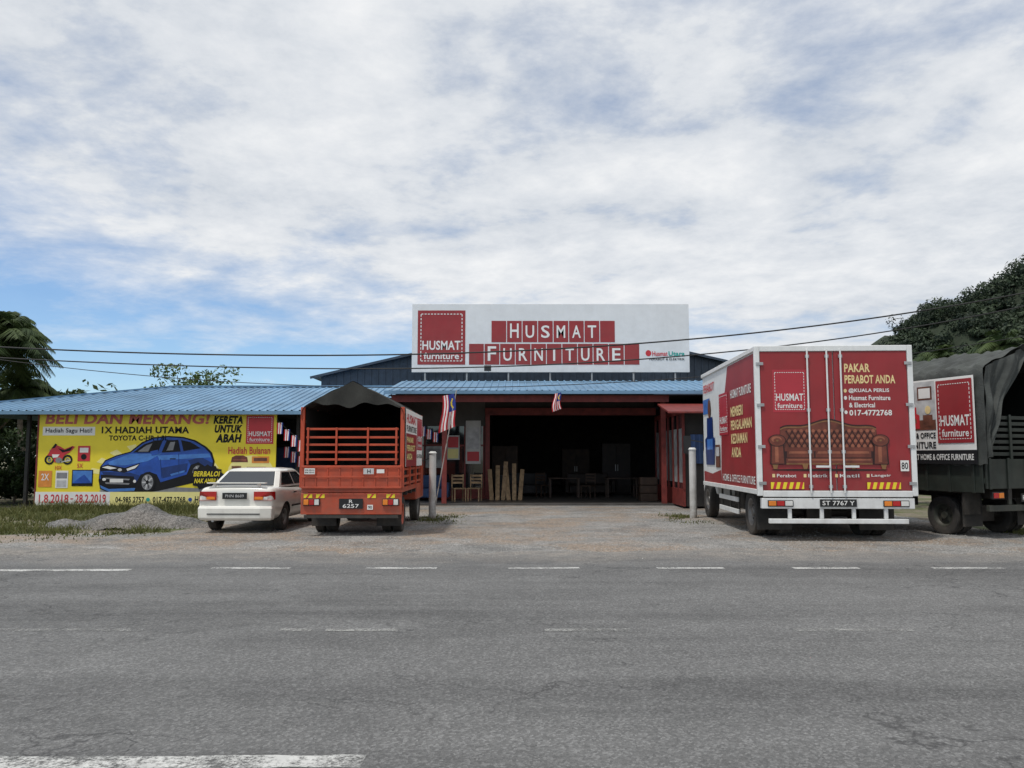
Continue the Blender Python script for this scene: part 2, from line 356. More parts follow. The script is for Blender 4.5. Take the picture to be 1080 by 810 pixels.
mb=MB(); mb.poly([(150,-6,z),(150,13.6,z)]+[(x,13.75+.25*math.sin(x*.45)+.12*math.sin(x*2.3)+random.uniform(-.14,.14)+(.4 if x<-3 else 0),z) for x in np.arange(60,-60,-.2)]+[(-150,13.6,z),(-150,-6,z)],'road'); mb.make('road',kind='structure')
z=.012; mb=MB()
def dash(x0,x1,y,w,mt,dy=0):
    n=max(2,int((x1-x0)/.12)); top=[(x0+(x1-x0)*i/n,y+w/2+dy*i/n+random.uniform(-.01,.01),z) for i in range(n+1)]
    bot=[(x0+(x1-x0)*i/n,y-w/2+dy*i/n+random.uniform(-.01,.01),z) for i in range(n+1)]
    mb.poly(bot+top[::-1],mt)
dash(-10,-5.4,11.45,.2,'marking',.1)
for a,b_ in((-4.32,-3.19),(-2.1,-1.08),(-.055,.97),(2.08,3.05),(4.04,4.99),(6.04,7.06),(8.1,9.1),(10.1,11.2)): dash(a,b_,11.75,.16,'marking')
dash(-20,-11,11.4,.18,'marking')
dash(-6,-.78,4.31,.17,'marking',.075)
for a,b_ in((-4.9,-3.4),(-2.15,-1.85),(-1.72,-1.05),(.3,1.1),(2.6,3.7),(-7,-6),(5,6)): dash(a,b_,7.6,.1,'marking_worn')
mb.make('road_marking',kind='structure')
V=[];F=[]
for i in range(8200):
    if i<6200: x=rng.uniform(-7,10.4);y=13.1+rng.gamma(2.4,2.4)
    else: x=rng.uniform(-20,14);y=rng.normal(13.9,.6)
    if y>26.5 or y<12.2: continue
    r=rng.uniform(.006,.019)*(1.5 if rng.random()<.05 else 1); o=len(V); a=rng.uniform(0,3)
    for k in range(4): V.append((x+r*math.cos(a+k*1.57)*rng.uniform(.7,1.2),y+r*math.sin(a+k*1.57)*rng.uniform(.7,1.2),.004))
    V.append((x,y,.008+r*.7)); F+=[(o,o+1,o+4),(o+1,o+2,o+4),(o+2,o+3,o+4),(o+3,o,o+4)]
me=bpy.data.meshes.new('loose_gravel'); me.from_pydata(V,[],F); me.materials.append(M['stone']); ob=bpy.data.objects.new('loose_gravel',me); COL.objects.link(ob); ob['kind']='stuff'; ob['label']='loose grey gravel scattered over the forecourt'
# ------------------------------------------------------------------ foliage helpers
def leaf_mesh(name,cent,size,tint,nrm,mt,parent=None,jit=.55,**props):
    N=len(cent); n=nrm+rng.normal(size=(N,3))*jit; n/=np.linalg.norm(n,axis=1)[:,None]
    a=rng.normal(size=(N,3)); a-=n*(a*n).sum(1)[:,None]; a/=np.linalg.norm(a,axis=1)[:,None]
    b=np.cross(n,a)
    s=(size*rng.uniform(.6,1.3,N))[:,None]
    a=a*s; b=b*s*.5
    V=np.stack([cent-a,cent+b*.9-a*.1,cent+a,cent-b*.9-a*.1],1).reshape(-1,3)
    me=bpy.data.meshes.new(name); me.vertices.add(4*N); me.vertices.foreach_set('co',V.ravel().astype(np.float32))
    me.loops.add(4*N); me.loops.foreach_set('vertex_index',np.arange(4*N,dtype=np.int32))
    me.polygons.add(N); me.polygons.foreach_set('loop_start',np.arange(0,4*N,4,dtype=np.int32)); me.polygons.foreach_set('loop_total',np.full(N,4,dtype=np.int32))
    me.update(calc_edges=True); at=me.attributes.new('tint','FLOAT','POINT'); at.data.foreach_set('value',np.repeat(np.clip(tint,0,1),4).astype(np.float32))
    me.materials.append(M[mt]); ob=bpy.data.objects.new(name,me); COL.objects.link(ob)
    if parent: ob.parent=parent
    for k,v in props.items(): ob[k]=v
    return ob
def clumps(centers,radii,per,squash=.75,cv_=.14,lv=.12):
    C=[];T=[];Nn=[]
    for c,r in zip(centers,radii):
        n=per; d=rng.normal(size=(n,3)); d/=np.linalg.norm(d,axis=1)[:,None]; rr=r*rng.uniform(.45,1.08,n)**.6
        p=d*rr[:,None]; p[:,2]*=squash
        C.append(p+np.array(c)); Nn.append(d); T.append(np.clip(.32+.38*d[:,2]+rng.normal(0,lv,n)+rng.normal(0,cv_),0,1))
    return np.concatenate(C),np.concatenate(T),np.concatenate(Nn)
def broad_tree(loc,h,r,label,mt='leaf_dark',ncl=22,per=180,leaf=.16,name='tree'):
    t=thing(name,label,name,loc); mb=MB()
    mb.cyl((0,0,-.1),(.1,0,h*.45),.16*h/7,'bark',.10*h/7,10)
    cs=[];rs=[]
    for i in range(ncl):
        a=rng.uniform(0,6.28);q=r*math.sqrt(rng.uniform(0,1));zc=h*rng.uniform(.5 if name=='tree' else .2,.95)-q*.15
        c=(q*math.cos(a),q*math.sin(a),zc);cs.append(c);rs.append(r*rng.uniform(.22,.42))
        if i%2==0: mb.cyl((.08,0,h*.4),c,.06*h/7,'bark',.02,6)
    mb.make('trunk',t,smooth=60); C,T,Nn=clumps(cs,rs,per); leaf_mesh('crown',C,leaf,T,Nn,mt,t,.8); return t
def palm(loc,h,L,label,lean=.4,nf=20):
    t=thing('palm_tree',label,'palm tree',loc); mb=MB()
    pts=[(lean*(k/8)**2,.1*math.sin(k),h*k/8) for k in range(9)]
    for k in range(8): mb.cyl(pts[k],pts[k+1],.17-.009*k,'bark',.17-.009*(k+1),10)
    mb.make('trunk',t,smooth=60)
    top=np.array(pts[-1]); V=[];F=[];T=[]
    for i in range(nf):
        a=2*math.pi*i/nf*2.4+rng.uniform(-.2,.2); el=rng.uniform(-.55,1.3); d=np.array([math.cos(a),math.sin(a)])
        l=L*rng.uniform(.8,1.1); P=[]
        for k in range(15):
            s=k/14; q=l*s; x=q*math.cos(el)*(1-.15*s); zz=q*math.sin(el)-l*.55*s*s*(1.1 if el>0 else .6)
            P.append(top+np.array([d[0]*x,d[1]*x,zz]))
        side=np.array([-d[1],d[0],0]); tn=rng.uniform(.1,.9)
        for k in range(14):
            for sub in(0,.33,.66):
                p=P[k]*(1-sub)+P[k+1]*sub; dr=(P[k+1]-P[k]); dr=dr/np.linalg.norm(dr)
                ll=L*.27*math.sin(math.pi*min(1,(k+sub)/14*.88+.12))+.08
                for sg in(-1,1):
                    tip=p+side*sg*ll*.75+dr*ll*.45+np.array([0,0,-ll*rng.uniform(.3,.8)])
                    o=len(V); V+= [p-dr*.045,p+dr*.05,tip]; F.append((o,o+1,o+2)); T+=[tn+rng.uniform(-.15,.15)]*3
        for k in range(14):
            o=len(V); w=.035*(1-k/15); V+=[P[k]-side*w,P[k]+side*w,P[k+1]+side*w*.9,P[k+1]-side*w*.9]; F.append((o,o+1,o+2,o+3)); T+=[.8]*4
    me=bpy.data.meshes.new('crown'); me.from_pydata([tuple(v) for v in V],[],F); at=me.attributes.new('tint','FLOAT','POINT'); at.data.foreach_set('value',np.clip(T,0,1).astype(np.float32))
    me.materials.append(M['leaf_palm']); ob=bpy.data.objects.new('crown',me); COL.objects.link(ob); ob.parent=t; return t
# hill
HX=[88,91,96,102,107,112,118,124,130,150,165,200,250,300]; HZ=[0,20,27,30.5,36,39,39.5,42,46,56,60,54,24,0]
def hz(x,y):
    e=np.interp(y,[150,178,200,255,310],[0,.64,1,1,0])
    return np.interp(x-.10*(y-200),HX,HZ)*e*(1+.03*math.sin(x*.25+y*.16))+1.0*math.sin(x*.5)*math.cos(y*.35)*e
dm('hill_ground',(.02,.03,.015),.95,var=.4,scale=.4)
mb=MB(); mb.grid(lambda a,b:(74+a*235,146+b*170,hz(74+a*235,146+b*170)-.5),80,56,'hill_ground'); mb.make('hill',smooth=80,kind='structure')
cs=[];rs=[]
while len(cs)<1900:
    x=rng.uniform(84,165);y=rng.uniform(150,226);h=hz(x,y)
    if h<1.2: continue
    big=rng.random()<.18
    r=rng.uniform(1.8,3.0) if big else rng.uniform(.9,1.8)
    cs.append((x,y,h+(rng.uniform(1.0,4.0) if big else rng.uniform(-.2,1.2))));rs.append(r)
C,T,Nn=clumps(cs,rs,90,.8,.22,.05); leaf_mesh('hillside_forest',C,.45,T,Nn,'leaf_hill',None,.35,kind='stuff',label='dense dark green forest covering the hill')
cs=[];rs=[]
for i in range(330):
    x=rng.choice([rng.uniform(-150,-26),rng.uniform(24,140)]);y=rng.uniform(75,105)
    h=rng.uniform(2,7.0) if x<0 else rng.uniform(1,7)
    cs.append((x,y,h));rs.append(rng.uniform(1.8,3.4))
C,T,Nn=clumps(cs,rs,80,.9); leaf_mesh('distant_woodland',C,.45,T,Nn,'leaf_dark',None,.5,kind='stuff',label='distant line of dark green trees')
palm((-25.3,38,0),7.2,3.4,'tall coconut palm with dense drooping fronds behind the shop roof',.7,54)
palm((-24.9,41,0),5.2,2.4,'short coconut palm beside a taller one',-.3,34)
palm((-29.0,44,0),8.4,3.5,'coconut palm at the edge of the plot',.6,40)
palm((33.0,62,0),9.0,3.4,'coconut palm in front of the wooded hill',.5,34)
palm((38.5,62,0),10.2,3.4,'tall coconut palm rising before the hill',-.5,36)
palm((42,66,0),9.5,3.4,'coconut palm among trees below the hill',.5,34)
broad_tree((-18.5,46,0),7.0,2.1,'light green sparse tree showing above the blue roof','leaf_light',28,120,.12)
broad_tree((-25.5,46,0),5.4,2.4,'dark leafy tree behind the shop','leaf_dark',28,170,.18)
broad_tree((-29,44,0),5.8,3.2,'dark leafy tree under the palms','leaf_dark',28,190,.18)
broad_tree((27,48,0),5.5,3.2,'dark leafy tree behind the parked lorries','leaf_dark',24,160,.2)
for (x,y,h,r) in((-17.2,28,2.0,1.4),(-19.5,27,2.2,1.6),(-16.6,32,2.3,1.5),(-19,31,2.8,2),(-22,29,2.6,2),(14,27,2.5,1.6),(16,25,2.4,1.6)):
    broad_tree((x,y,0),h,r,'dense green shrub growing beside the shop','leaf_dark',26,150,.09,'shrub')
def blades(regs,name,label):
    P=[];
    for (x0,x1,y0,y1,n,h) in regs:
        m_=0
        while m_<n:
            x=rng.uniform(x0,x1);y=rng.uniform(y0,y1)
            if math.sin(x*2.1+1.3)*math.cos(y*2.7)+.5*math.sin(x*5.3-y*4)+rng.uniform(-.5,.5)<-.1: m_+=.25; continue
            edge=min(1,(y-y0)/.7,(y1-y)/.3+.3,(x-x0)/.6+.1,(x1-x)/.6+.1)
            if rng.random()>edge+.15: continue
            P.append((x,y,h*max(.2,edge)*rng.uniform(.3,1.4))); m_+=1
    V=[];F=[];T=[]
    for x,y,h in P:
        a=rng.uniform(0,6.28);w=.010+.01*rng.random();dx=math.cos(a)*w;dy=math.sin(a)*w;lx=rng.normal(0,.5)*h;ly=rng.normal(0,.5)*h
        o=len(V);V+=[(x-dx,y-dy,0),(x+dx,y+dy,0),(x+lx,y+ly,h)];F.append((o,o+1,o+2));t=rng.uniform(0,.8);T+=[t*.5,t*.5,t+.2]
    me=bpy.data.meshes.new(name);me.from_pydata(V,[],F);at=me.attributes.new('tint','FLOAT','POINT');at.data.foreach_set('value',np.clip(T,0,1).astype(np.float32))
    me.materials.append(M['leaf_grass']);ob=bpy.data.objects.new(name,me);COL.objects.link(ob);ob['kind']='stuff';ob['label']=label
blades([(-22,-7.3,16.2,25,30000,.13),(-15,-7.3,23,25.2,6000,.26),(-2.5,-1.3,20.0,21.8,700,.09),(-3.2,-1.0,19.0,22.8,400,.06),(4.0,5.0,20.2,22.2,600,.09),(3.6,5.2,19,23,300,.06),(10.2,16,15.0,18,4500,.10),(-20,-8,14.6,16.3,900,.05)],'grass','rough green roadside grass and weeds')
mb=MB()
def heap(a,b):
    x=(a-.5)*2;y=(b-.5)*2;r=math.hypot(x,y)*(1+.14*math.sin(5*math.atan2(y,x))+.07*math.sin(9*math.atan2(y,x)));h=max(0,1-r*r)**1.2*.36*(1+.35*math.sin(x*5+1)*math.cos(y*3)+.15*math.sin(x*13))+random.uniform(-.02,.02)*(r<1)
    return (x*1.9,y*1.1,h-.02)
mb.grid(heap,100,60,'heap_gravel'); o=mb.make('gravel_heap',loc=(-8.75,18.9,0)); o['label']='low heap of grey gravel on the grass verge'; o['category']='gravel pile'
# ------------------------------------------------------------------ wheels
def wheel(parent,x,y,r,w,dual=False,side=1,rimm='rim_metal'):
    mb=MB(); ri=r*.6
    mb.lathe((x,y,r),[(0,.30*w),(ri*.3,.32*w),(ri*.35,.18*w),(ri*.8,.12*w),(ri*.9,.36*w),(ri*1.0,.42*w),(ri*1.0,-.42*w)],rimm,26,side)
    for k in range(6):
        t=2*math.pi*k/6; mb.cyl((x+side*.10*w,y+ri*.55*math.cos(t),r+ri*.55*math.sin(t)),(x+side*.2*w,y+ri*.55*math.cos(t),r+ri*.55*math.sin(t)),ri*.09,'black_trim',n=6)
    hub=mb.make('wheel',parent,smooth=35)
    mb=MB()
    for k in range(2 if dual else 1):
        xx=x-side*k*w*1.12
        mb.lathe((xx,y,r),[(ri*.98,-.4*w),(r*.86,-.5*w),(r*.96,-.46*w),(r,-.36*w),(r,-.13*w),(r*.975,-.12*w),(r*.975,-.08*w),(r,-.07*w),(r,.07*w),(r*.975,.08*w),(r*.975,.12*w),(r,.13*w),(r,.36*w),(r*.96,.46*w),(r*.86,.5*w),(ri*.98,.4*w)],'rubber',36)
        mb.lathe((xx,y,r),[(0,-.1*w),(ri,-.12*w)],'dark_metal',20)
    mb.make('tyre',hub,smooth=35)
# ------------------------------------------------------------------ sedan
car=thing('parked_car','off-white four door sedan parked on the forecourt beside a lorry','car',(-5.84,17.1,0),R(-1.5))
def sec(y,w,zb,zt):
    h=[(0,zb),(w*.8,zb),(w*.97,zb+.09),(w,(zb+zt)*.5-.02),(w*.985,zt-.16),(w*.94,zt-.04),(w*.8,zt),(0,zt+.015)]
    return [(x,y,z) for x,z in h]+[(-x,y,z) for x,z in h[-2:0:-1]]
mb=MB()
mb.loft([sec(*q) for q in((.02,.74,.36,.90),(.06,.79,.32,.955),(.16,.82,.28,.985),(.5,.84,.24,.99),(.9,.845,.22,.965),(1.6,.845,.21,.94),(2.4,.845,.21,.93),(3.0,.845,.22,.925),(3.5,.835,.23,.88),(3.95,.81,.26,.80),(4.2,.74,.3,.72),(4.3,.62,.36,.62))],'cream_paint')
body=mb.make('body',car,smooth=40,fixn=True); 
sb=body.modifiers.new('ss','SUBSURF'); sb.levels=2; sb.render_levels=2
cutb=MB()
for yc in(.86,3.42):
    for s in(-1,1): cutb.cyl((s*.52,yc,.30),(s*1.05,yc,.30),.335,'black_trim',n=32)
cut=cutb.make('cutter',None,fixn=True); cut.parent=car
bo=body.modifiers.new('bo','BOOLEAN'); bo.object=cut; bo.operation='DIFFERENCE'; bo.solver='EXACT'
try: bo.material_mode='TRANSFER'
except: pass
bpy.context.view_layer.update(); dg=bpy.context.evaluated_depsgraph_get()
nm=bpy.data.meshes.new_from_object(body.evaluated_get(dg)); body.modifiers.clear(); body.data=nm
nm.polygons.foreach_set('use_smooth',[True]*len(nm.polygons)); nm.set_sharp_from_angle(angle=R(40))
bpy.data.objects.remove(cut)
def rrect(y0,y1,w,z,c): return [(-w+c,y0,z),(w-c,y0,z),(w,y0+c*1.2,z),(w,y1-c*1.6,z),(w-c*1.6,y1,z),(-w+c*1.6,y1,z),(-w,y1-c*1.6,z),(-w,y0+c*1.2,z)]
A=rrect(.50,3.05,.745,.95,.07);B=rrect(1.02,2.42,.60,1.285,.07);Cc=rrect(1.12,2.32,.55,1.335,.10);D=rrect(1.35,2.1,.40,1.36,.14)
mb=MB(); 
for i in range(8):
    j=(i+1)%8
    mb.add([A[i],A[j],B[j],B[i]],[(0,1,2,3)],'cream_paint')
mb.loft([B,Cc,D],'cream_paint'); mb.make('cabin',car,smooth=35,bevel=.012)
def glass(i,ins,t0,t1,name,off=.006,s0=0.,s1=1.):
    j=(i+1)%8; a,b_,c,d_=[Vector(q) for q in(A[i],A[j],B[j],B[i])]
    def q(s,t): return (a*(1-s)+b_*s)*(1-t)+(d_*(1-s)+c*s)*t
    n=(b_-a).cross(d_-a).normalized()
    lo=s0+ins;hi=s1-ins
    mb=MB(); mb.poly([q(lo,t0)+n*off,q(hi,t0)+n*off,q(hi,t1)+n*off,q(lo,t1)+n*off],'glass_dark')
    mb.poly([q(lo-.012,t0-.03)+n*(off-.003),q(hi+.012,t0-.03)+n*(off-.003),q(hi+.012,t1+.03)+n*(off-.003),q(lo-.012,t1+.03)+n*(off-.003)],'black_trim')
    mb.make(name,car)
glass(0,.03,.12,.95,'rear_window'); glass(4,.03,.1,.95,'windscreen')
for i in(2,6):
    glass(i,.03,.14,.9,'side_window',.006,.04,.5); glass(i,.02,.14,.9,'side_window',.006,.5,.93)
for s in(-1,1):
    mb=MB(); mb.prism([(s*.40,-.012,.69),(s*.77,.0,.69),(s*.81,.12,.70),(s*.805,.12,.87),(s*.76,.0,.875),(s*.40,-.012,.875)],(0,.05,0),'lamp_red')
    mb.box(*(sorted((s*.42,s*.60))),-.024,-.014,.705,.765,'lamp_amber'); mb.box(*(sorted((s*.615,s*.70))),-.022,-.012,.705,.765,'lamp_clear')
    mb.make('tail_lamp',car,bevel=.008)
    mb=MB(); mb.loft([[(s*(.86+dx),y,z) for y,z in((2.42,.96),(2.52,.96),(2.52,1.05),(2.42,1.05))] for dx in(0,.15)],'cream_paint'); mb.make('wing_mirror',car,bevel=.02)
    for y in(1.35,2.25): 
        mb=MB(); mb.box(*sorted((s*.84,s*.862)),y,y+.16,.80,.83,'black_trim'); mb.make('door_handle',car)
    mb=MB(); mb.box(*sorted((s*.843,s*.860)),1.25,3.0,.50,.54,'black_trim'); mb.make('rub_strip',car,bevel=.004)
mb=MB(); 
mb.loft([[(x*k,y+dy,z) for x,y,z in((-.80,.16,z0),(-.78,.0,z0),(-.55,-.07,z0),(.55,-.07,z0),(.78,.0,z0),(.80,.16,z0),(.7,.3,z0),(-.7,.3,z0))] for z0,k,dy in((.27,.96,.04),(.32,1.0,0),(.52,1.01,0),(.575,.985,.03))],'cream_paint')
mb.make('rear_bumper',car,bevel=.015,fixn=True)
mb=MB(); mb.box(-.56,.56,-.082,-.068,.40,.42,'black_trim'); mb.make('bumper_trim',car)
mb=MB(); mb.box(-.26,.26,-.03,-.012,.72,.85,'plate_black'); p=Panel(mb,(-.26,-.03,.85),(1,0,0),(0,0,1),0,0,.052,.013,.003); p.text('PHN 8689',1.2,2.8,8.8,7.4,'print_lightgrey',1,.0); mb.make('number_plate',car)
mb=MB(); mb.beam((-.62,.10,1.05),(.62,.10,1.05),.16,.025,'cream_paint',(0,0,1)); mb.box(-.5,-.44,.06,.14,.98,1.04,'cream_paint'); mb.box(.44,.5,.06,.14,.98,1.04,'cream_paint'); mb.make('spoiler',car,bevel=.008)
mb=MB(); mb.cyl((-.45,-.03,.27),(-.45,.4,.27),.03,'steel'); mb.make('exhaust_pipe',car,smooth=40)
for yc in(.86,3.42):
    for s in(-1,1): wheel(car,s*.72,yc,.30,.19,False,s)
# ------------------------------------------------------------------ red lorry
lor=thing('canopy_lorry','orange red stake-bed lorry with dark canvas canopy and printed side banner','lorry',(-3.26,16.45,0),R(.3))
w=1.02
mb=MB(); mb.box(-w,w,.02,3.5,.88,.98,'orange_red_paint')
for x in(-.4,.4): mb.box(x-.05,x+.05,.1,4.9,.6,.88,'dark_metal')
for y in(.4,1.2,2,2.8): mb.box(-w+.04,w-.04,y,y+.08,.78,.88,'dark_metal')
mb.box(-w+.02,w-.02,3.44,3.5,.98,2.3,'dark_metal'); mb.cyl((-.62,1.1,.38),(.62,1.1,.38),.09,'dark_metal'); mb.box(-.2,.2,.9,1.3,.26,.52,'dark_metal')
mb.box(-w-.003,w+.003,.0,.05,.44,.87,'orange_red_paint')
mb.make('chassis',lor,bevel=.008)
mb=MB(); mb.box(-w,w,-.03,.0,.97,1.43,'orange_red_paint')
for i in range(9): x=-w+.06+i*(2*w-.12)/8; mb.box(x-.012,x+.012,-.045,-.031,.98,1.42,'orange_red_paint')
for zz in(.985,1.2,1.4): mb.box(-w+.01,w-.01,-.055,-.046,zz-.018,zz+.018,'orange_red_paint')
mb.make('tailgate',lor,bevel=.004)
mb=MB()
for zz in(1.55,1.70,1.85,2.0,2.17): mb.box(-w+.08,w-.08,.0,.03,zz-.022,zz+.022,'orange_red_paint')
for x in(-w+.12,-.32,.32,w-.12): mb.box(x-.02,x+.02,-.022,.001,1.45,2.20,'orange_red_paint')
mb.make('rear_railing',lor,bevel=.004)
for s in(-1,1):
    mb=MB()
    for y in(.03,1.15,2.3,3.40): mb.box(s*w-.04,s*w+.04,y-.035,y+.035,.98,2.62,'orange_red_paint')
    for zz in(1.05,1.2,1.35,1.5,1.7,1.9,2.1,2.28): mb.box(s*w-.013,s*w+.013,.05,3.40,zz-.025,zz+.025,'orange_red_paint')
    mb.make('side_railing',lor,bevel=.004)
def canopy_fn(w,z0,z1,zp,L,y0=-.06,ph=0,k=.5,wr_=1,dr=.22):
    prof=[(-w,z0),(-w-.01,(z0+z1)/2),(-w,z1-.06),(-w*.95,z1+.03),(-w*.68,z1+(zp-z1)*(k-.02)),(-w*.36,zp-(zp-z1)*dr),(0,zp),(w*.36,zp-(zp-z1)*dr),(w*.68,z1+(zp-z1)*(k-.02)),(w*.95,z1+.03),(w,z1-.06),(w+.01,(z0+z1)/2),(w,z0)]
    def fn(a,b):
        t=a*12;i=min(11,int(t));f=t-i;x=prof[i][0]*(1-f)+prof[i+1][0]*f;z=prof[i][1]*(1-f)+prof[i+1][1]*f
        y=y0+b*(L-y0); sag=-.05*abs(math.sin(b*math.pi*3))*(1 if abs(x)<w*.9 else .3)
        wr=wr_*(.018*math.sin(y*9+x*4+ph)*math.sin(x*7+z*5)+.012*math.sin(y*23+z*11))
        return (x*(1+wr*.4),y,z+sag+wr)
    return fn,prof
cf,prof=canopy_fn(w+.015,2.36,2.60,3.15,3.52,-.04,0,.40,.9,.33)
mb=MB(); mb.grid(cf,48,60,'canvas_olive')
top_=[(x,z) for x,z in prof[3:10]]
def gable(a,b):
    x=(a*2-1)*(w-.05); zt_=np.interp(x,[q[0] for q in top_],[q[1] for q in top_]); zb_=2.66+.035*math.sin(a*11)+.03*math.sin(a*23)
    return (x,-.045+.02*math.sin(a*19)*b,(zt_-.005)*(1-b)+min(zb_,zt_-.02)*b)
mb.grid(gable,60,8,'canvas_olive')
mb.poly([(-w,3.50,2.0),(w,3.50,2.0),(w,3.50,2.60)]+[(x,3.50,z+.02) for x,z in top_[::-1]]+[(-w,3.50,2.60)],'canvas_dark_liner')
for s in(-1,1): mb.poly([(s*(w-.045),.1,.99),(s*(w-.045),3.4,.99),(s*(w-.045),3.4,2.6),(s*(w-.045),.1,2.6)],'canvas_dark_liner')  # dark inner sheets added to stop backlight showing through the load bay
mb.make('canopy',lor,smooth=60)
for s in(1,-1):
    mb=MB(); X=s*(w+.055)
    if s>0: p=Panel(mb,(X,.12,2.60),(0,1,0),(0,0,1),0,0,.033,.012)
    else: p=Panel(mb,(X,3.3,2.60),(0,-1,0),(0,0,1),0,0,.033,.012)
    p.rect(0,0,96,100,'print_white',0); p.rect(2,42,60,100,'red_print',1); p.logo(62,8,94,70,1); p.text('HUSMAT',4,8,58,24,'print_red',1,.03); p.text('FURNITURE',4,28,58,39,'print_black',1,.02)
    p.text('PAKAR',6,48,40,58,'print_lightyellow',2,.02);p.text('PERABOT',6,62,50,73,'print_lightyellow',2,.02);p.text('ANDA',6,77,34,88,'print_lightyellow',2,.02); p.text('017-4772768',62,78,94,86,'print_black',1)
    mb.make('side_banner',lor)
for s in(-1,1):
    mb=MB(); mb.box(s*.80-.17,s*.80+.17,-.035,-.004,.62,.76,'black_trim')
    mb.box(s*.80-.155,s*.80-.055,-.05,-.036,.635,.745,'lamp_amber'); mb.box(s*.80-.045,s*.80+.055,-.05,-.036,.635,.745,'lamp_red'); mb.box(s*.80+.065,s*.80+.155,-.05,-.036,.635,.745,'lamp_clear'); mb.make('tail_lamp',lor,bevel=.006)
    mb=MB(); mb.box(s*.68-.26,s*.68+.26,.62,.635,.16,.60,'rubber'); mb.make('mud_flap',lor)
    wheel(lor,s*.82,1.1,.38,.2,True,s,'orange_red_paint'); wheel(lor,s*.80,4.25,.38,.2,False,s)
mb=MB()
p=Panel(mb,(-w,-.056,1.43),(1,0,0),(0,0,1),0,0,2*w/106,.0195)
p.rect(4,3,15,9,'print_white',6);p.text('BTM 5000 KG',4.6,4,14.4,5.6,'print_black',7);p.text('BDM 2350 KG',4.6,6.4,14.4,8,'print_black',7)
p.rect(66,3,77,9,'print_lightgrey',6); p.text('H',70,4,73.6,8,'print_black',7); p.rect(80,4,88,8,'print_white',6)
p2=Panel(mb,(-w,-.005,.87),(1,0,0),(0,0,1),0,0,2*w/106,.0195)
for a in(3,16,70,90): 
    p2.rect(a,1,a+9,5,'print_yellow',1); p2.poly([(a+2,5),(a+4,5),(a+7,1),(a+5,1)],'print_red',2)
p2.rect(70,12,76,17,'print_white',1);p2.text('90',71,13,75,16,'print_black',2)
mb.make('lettering',lor)
mb=MB(); mb.box(-.24,.24,-.03,-.006,.56,.76,'plate_black'); p=Panel(mb,(-.24,-.03,.76),(1,0,0),(0,0,1),0,0,.048,.02); p.text('R',4.2,1,5.8,4.4,'print_white',1,.01);p.text('6257',1.6,5.4,8.4,9.2,'print_white',1,.01); mb.make('number_plate',lor)
mb=MB(); mb.beam((-.95,.02,.40),(.95,.02,.40),.05,.06,'dark_metal'); mb.make('rear_bumper',lor)
mb=MB(); c0=[(-.92,3.62),(.92,3.62),(.92,5.15),(-.92,5.15)]
mb.loft([[(x,y,z) for x,y in c0] for z in(.55,1.35)]+[[(-.85,3.66,2.1),(.85,3.66,2.1),(.85,4.9,2.1),(-.85,4.9,2.1)],[(-.75,3.75,2.18),(.75,3.75,2.18),(.75,4.7,2.18),(-.75,4.7,2.18)]],'orange_red_paint'); mb.make('cab',lor,bevel=.04)
for s in(-1,1):
    mb=MB(); mb.poly([(s*.924,3.9,1.38),(s*.924,4.95,1.38),(s*.862,4.8,2.0),(s*.862,3.95,2.0)],'glass_dark'); mb.make('cab_window',lor)
    mb=MB(); mb.beam((s*.9,5.0,1.5),(s*1.2,5.05,1.6),.02,.02,'black_trim'); mb.box(s*1.2-.08,s*1.2+.08,5.03,5.07,1.4,1.75,'black_trim'); mb.make('wing_mirror',lor)
mb=MB(); mb.poly([(-.8,5.155,1.38),(.8,5.155,1.38),(.75,4.935,2.02),(-.75,4.935,2.02)],'glass_dark'); mb.make('windscreen',lor)
# ------------------------------------------------------------------ box truck
trk=thing('box_truck','white box truck with red printed rear doors parked facing the shop','truck',(6.20,15.45,0),R(-2.77))
w=1.45;zb=.92;zt=3.72;L=5.6
mb=MB(); mb.box(-w,w,.03,L,zb,zt,'white_paint')
for x in(-.55,.55): mb.box(x-.06,x+.06,.1,L+1.8,.66,zb-.002,'dark_metal')
mb.make('cargo_box',trk,bevel=.02)
mb=MB()
for s in(-1,1): mb.box(s*w-.05,s*w+.05,-.03,.06,zb-.06,zt+.03,'white_paint'); mb.box(s*w-.04,s*w+.04,.061,L,zt-.06,zt+.032,'white_paint'); mb.box(s*w-.035,s*w+.035,.061,L,zb-.04,zb+.06,'white_paint')
mb.box(-w+.051,w-.051,-.028,.05,zt-.08,zt+.03,'white_paint'); mb.box(-w+.051,w-.051,-.028,.05,zb-.08,zb+.04,'white_paint')
mb.make('box_frame',trk,bevel=.01)
for s in(-1,1):
    x0,x1=sorted((s*.012,s*(w-.06)))
    mb=MB(); mb.box(x0,x1,-.012,.028,zb+.045,zt-.085,'red_print'); door=mb.make('rear_door',trk,bevel=.006)
    for xx in((s*.13,-.50) if s<0 else (.13,)):
        mb=MB()
        mb.cyl((xx,-.05,zb+.0),(xx,-.05,zt-.05),.017,'white_paint',n=8)
        for zz in(zb+.12,1.7,2.5,zt-.18): mb.box(xx-.035,xx+.035,-.056,-.014,zz-.03,zz+.03,'steel')
        if abs(xx)<.2: mb.box(*sorted((xx,s*.40)),-.085,-.05,1.40,1.44,'white_paint')
        mb.make('lock_bar',door,smooth=40)
    for zz in(1.1,1.8,2.6,3.4):
        mb=MB(); mb.box(s*(w-.045)-.07,s*(w-.045)+.07,-.045,-.031,zz-.03,zz+.03,'steel'); mb.make('hinge',door,bevel=.004)
mb=MB(); p=Panel(mb,(-w+.06,-.013,zt-.085),(1,0,0),(0,0,1),0,0,(2*w-.12)/160,(zt-zb-.13)/145,.002)
p.logo(13,19,50,64,1,'logo_red')
p.text('PAKAR',92,13,120,22,'print_cream',1,.03);p.text('PERABOT ANDA',92,25,147,34,'print_cream',1,.03)
